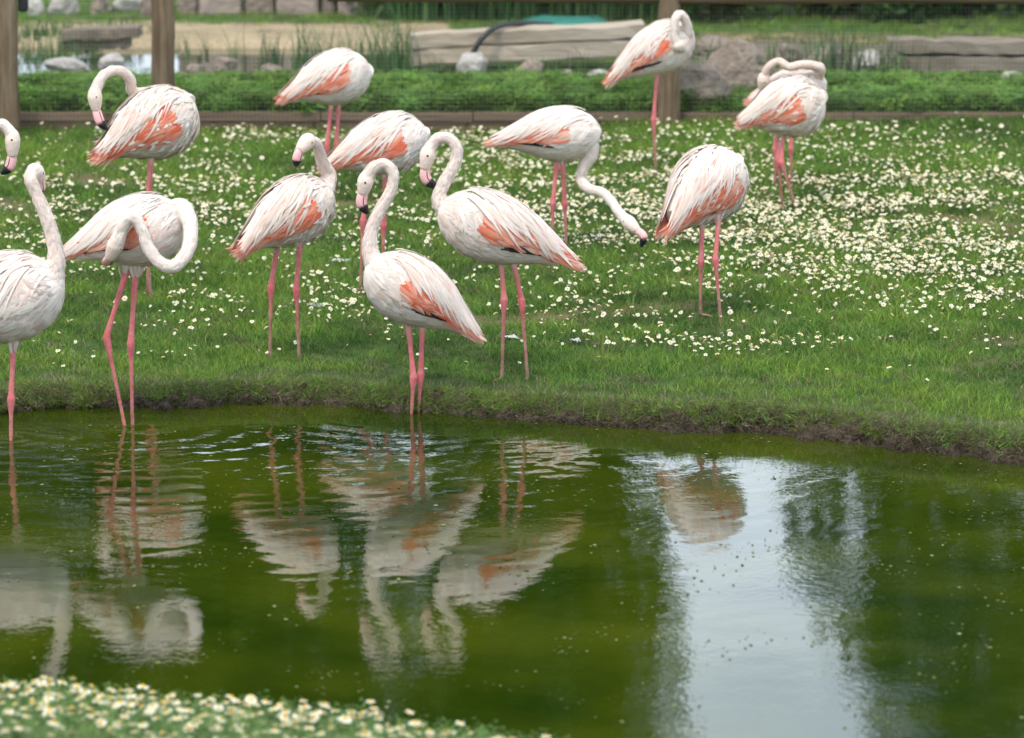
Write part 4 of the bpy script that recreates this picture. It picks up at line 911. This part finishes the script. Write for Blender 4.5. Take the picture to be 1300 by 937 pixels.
# ------------------------------------------------------------------ shrubs and trees behind
def leaf_cloud(n, cen, rad, lobes, size, cols, seed, hollow=.55):
    g_ = np.random.default_rng(seed); cen = np.array(cen); rad = np.array(rad)
    L = g_.normal(size=(lobes, 3)); L /= np.linalg.norm(L, axis=1)[:, None]; L *= g_.uniform(.35, .85, (lobes, 1)); lr = g_.uniform(.22, .42, lobes)
    i = g_.integers(0, lobes, n); d = g_.normal(size=(n, 3)); d /= np.linalg.norm(d, axis=1)[:, None]
    p = (L[i]+d*(lr[i]*g_.uniform(hollow, 1.05, n)**.6)[:, None])*rad+cen
    t = g_.normal(size=(n, 3)); t /= np.linalg.norm(t, axis=1)[:, None]; s = np.cross(t, g_.normal(size=(n, 3))); s /= np.linalg.norm(s, axis=1)[:, None]
    sz = (size*g_.uniform(.6, 1.4, n))[:, None]
    V = np.stack([p-t*sz, p+s*sz*.45, p+t*sz, p-s*sz*.45], 1).reshape(-1, 3); Fc = np.arange(n*4).reshape(-1, 4)
    c = np.array(cols)[g_.integers(0, len(cols), n)]*g_.uniform(.7, 1.3, (n, 1))
    return V, Fc, np.repeat(c, 4, 0), L*rad+cen
def tree(x, y, h, crown_r, crown_z0, label, seed, cols, n=11000):
    root = empty('tree', (x, y, BED_Z)); tagp(root, label, 'tree', 'tall trees behind the garden')
    cen = (x, y, (h+crown_z0)/2); V, Fc, c, L = leaf_cloud(n, cen, (crown_r, crown_r, (h-crown_z0)/2), 34, .20, cols, seed)
    mb = MB(); mb.add(V, Fc, c); mb.build('crown', M['treeleaf'], root, smooth=False)
    mb = MB(); g_ = np.random.default_rng(seed); PP = catmull([(x, y, BED_Z-.2), (x+.1, y, h*.25), (x+g_.normal(0, .3), y, h*.55), (x+g_.normal(0, .4), y, h*.85)], 12)
    V, Fc = loft(PP, np.linspace(.32, .05, 12), 10); mb.add(V, Fc)
    for q in L[:14]:
        b0 = PP[np.argmin(np.abs(PP[:, 2]-(q[2]-1.2)))]; V, Fc = loft(catmull([b0, (b0+q)/2+[0, 0, .3], q], 7), np.linspace(.11, .02, 7), 6); mb.add(V, Fc)
    mb.build('trunk', M['bark'], root)
TC = [(.035, .075, .012), (.05, .10, .018), (.028, .06, .012), (.065, .115, .02)]
for k, (x, y, h, r, z0, lab) in enumerate([  # out of view; those round the mirrored sky gap are invented to shape it
    (-2.9, 55, 17, 4.75, 4.3, 'broad leafy unseen tree, invented to shape the left of the sky gap mirrored in the pond'), (-9.6, 53, 16, 4.6, 3.6, 'rounded leafy tree mirrored behind the striped flamingos'), (-16.5, 56, 17, 5, 5.4, 'wide leafy tree farthest along the left of the row'), (-6, 62, 18, 5, 5, 'tall tree standing behind two broad ones'), (-13, 64, 18, 5, 6, 'tall tree at the back of the left row'),
    (.62, 52, 17, 1.95, 3.2, 'narrow column shaped unseen tree, invented to give the mirrored sky gap its left edge'), (7.9, 54, 15, 4.9, 1.6, 'leafy unseen tree, invented to shape the right of the sky gap mirrored in the pond'), (16, 56, 16, 5, 1.8, 'wide leafy tree farthest along the right of the row'), (12.4, 63, 18, 5, 3, 'tall tree at the back of the right row'), (-24, 58, 16, 5, 3, 'outermost leafy tree on the left'), (24, 58, 16, 5, 2, 'outermost leafy tree on the right')]):
    tree(x, y, h, r, z0, lab, 200+k, TC)
def shrub(px, Y, wid, h, label, seed, cols, n=5000, dep=.7):
    g = at_y(px, 100, Y); root = empty('shrub', (g[0], Y, BED_Z)); tagp(root, label, 'shrub', 'shrubs along the back')
    V, Fc, c, L = leaf_cloud(n, (g[0], Y, BED_Z+h*.46), (wid, dep, h*.62), 22, .055, cols, seed, .3); V[:, 2] = np.maximum(V[:, 2], BED_Z-.02)
    mb = MB(); mb.add(V, Fc, c); mb.build('foliage', M['treeleaf'], root, smooth=False)
    mb = MB()
    for q in L[:6]: V, Fc = loft(catmull([(g[0], Y, BED_Z-.05), ((g[0]+q[0])/2, Y, (BED_Z+q[2])/2), q], 6), np.linspace(.03, .008, 6), 5); mb.add(V, Fc)
    mb.build('stem', M['bark'], root)
SC1 = [(.03, .075, .012), (.045, .10, .02), (.025, .055, .012)]; SC2 = [(.09, .085, .03), (.06, .08, .025), (.12, .095, .04), (.045, .07, .02)]
for k, (px, Y, wd, h, lab, cc) in enumerate([
    (930, 35.7, 1.0, 2.0, 'brownish green shrub behind the boulders', SC2), (1040, 36.0, 1.1, 2.2, 'brown tinged shrub behind the tall reeds', SC2), (1140, 35.6, 1.0, 2.2, 'dark green shrub left of the darkest hedge', SC1), (1230, 35.8, 1.1, 2.4, 'darkest green shrub behind the brown timber', SC1), (1330, 35.7, 1.2, 2.4, 'dark green shrub at the end of the row', SC1),
    (540, 35.8, 1.2, 2.0, 'green shrub behind the left half of the reed bank', SC1), (680, 36.0, 1.2, 2.2, 'green shrub behind the middle of the reed bank', SC1), (800, 35.8, 1.1, 2.2, 'green shrub behind the round fence post', SC1)]):
    shrub(px, Y, wd, h, lab, 300+k, cc)
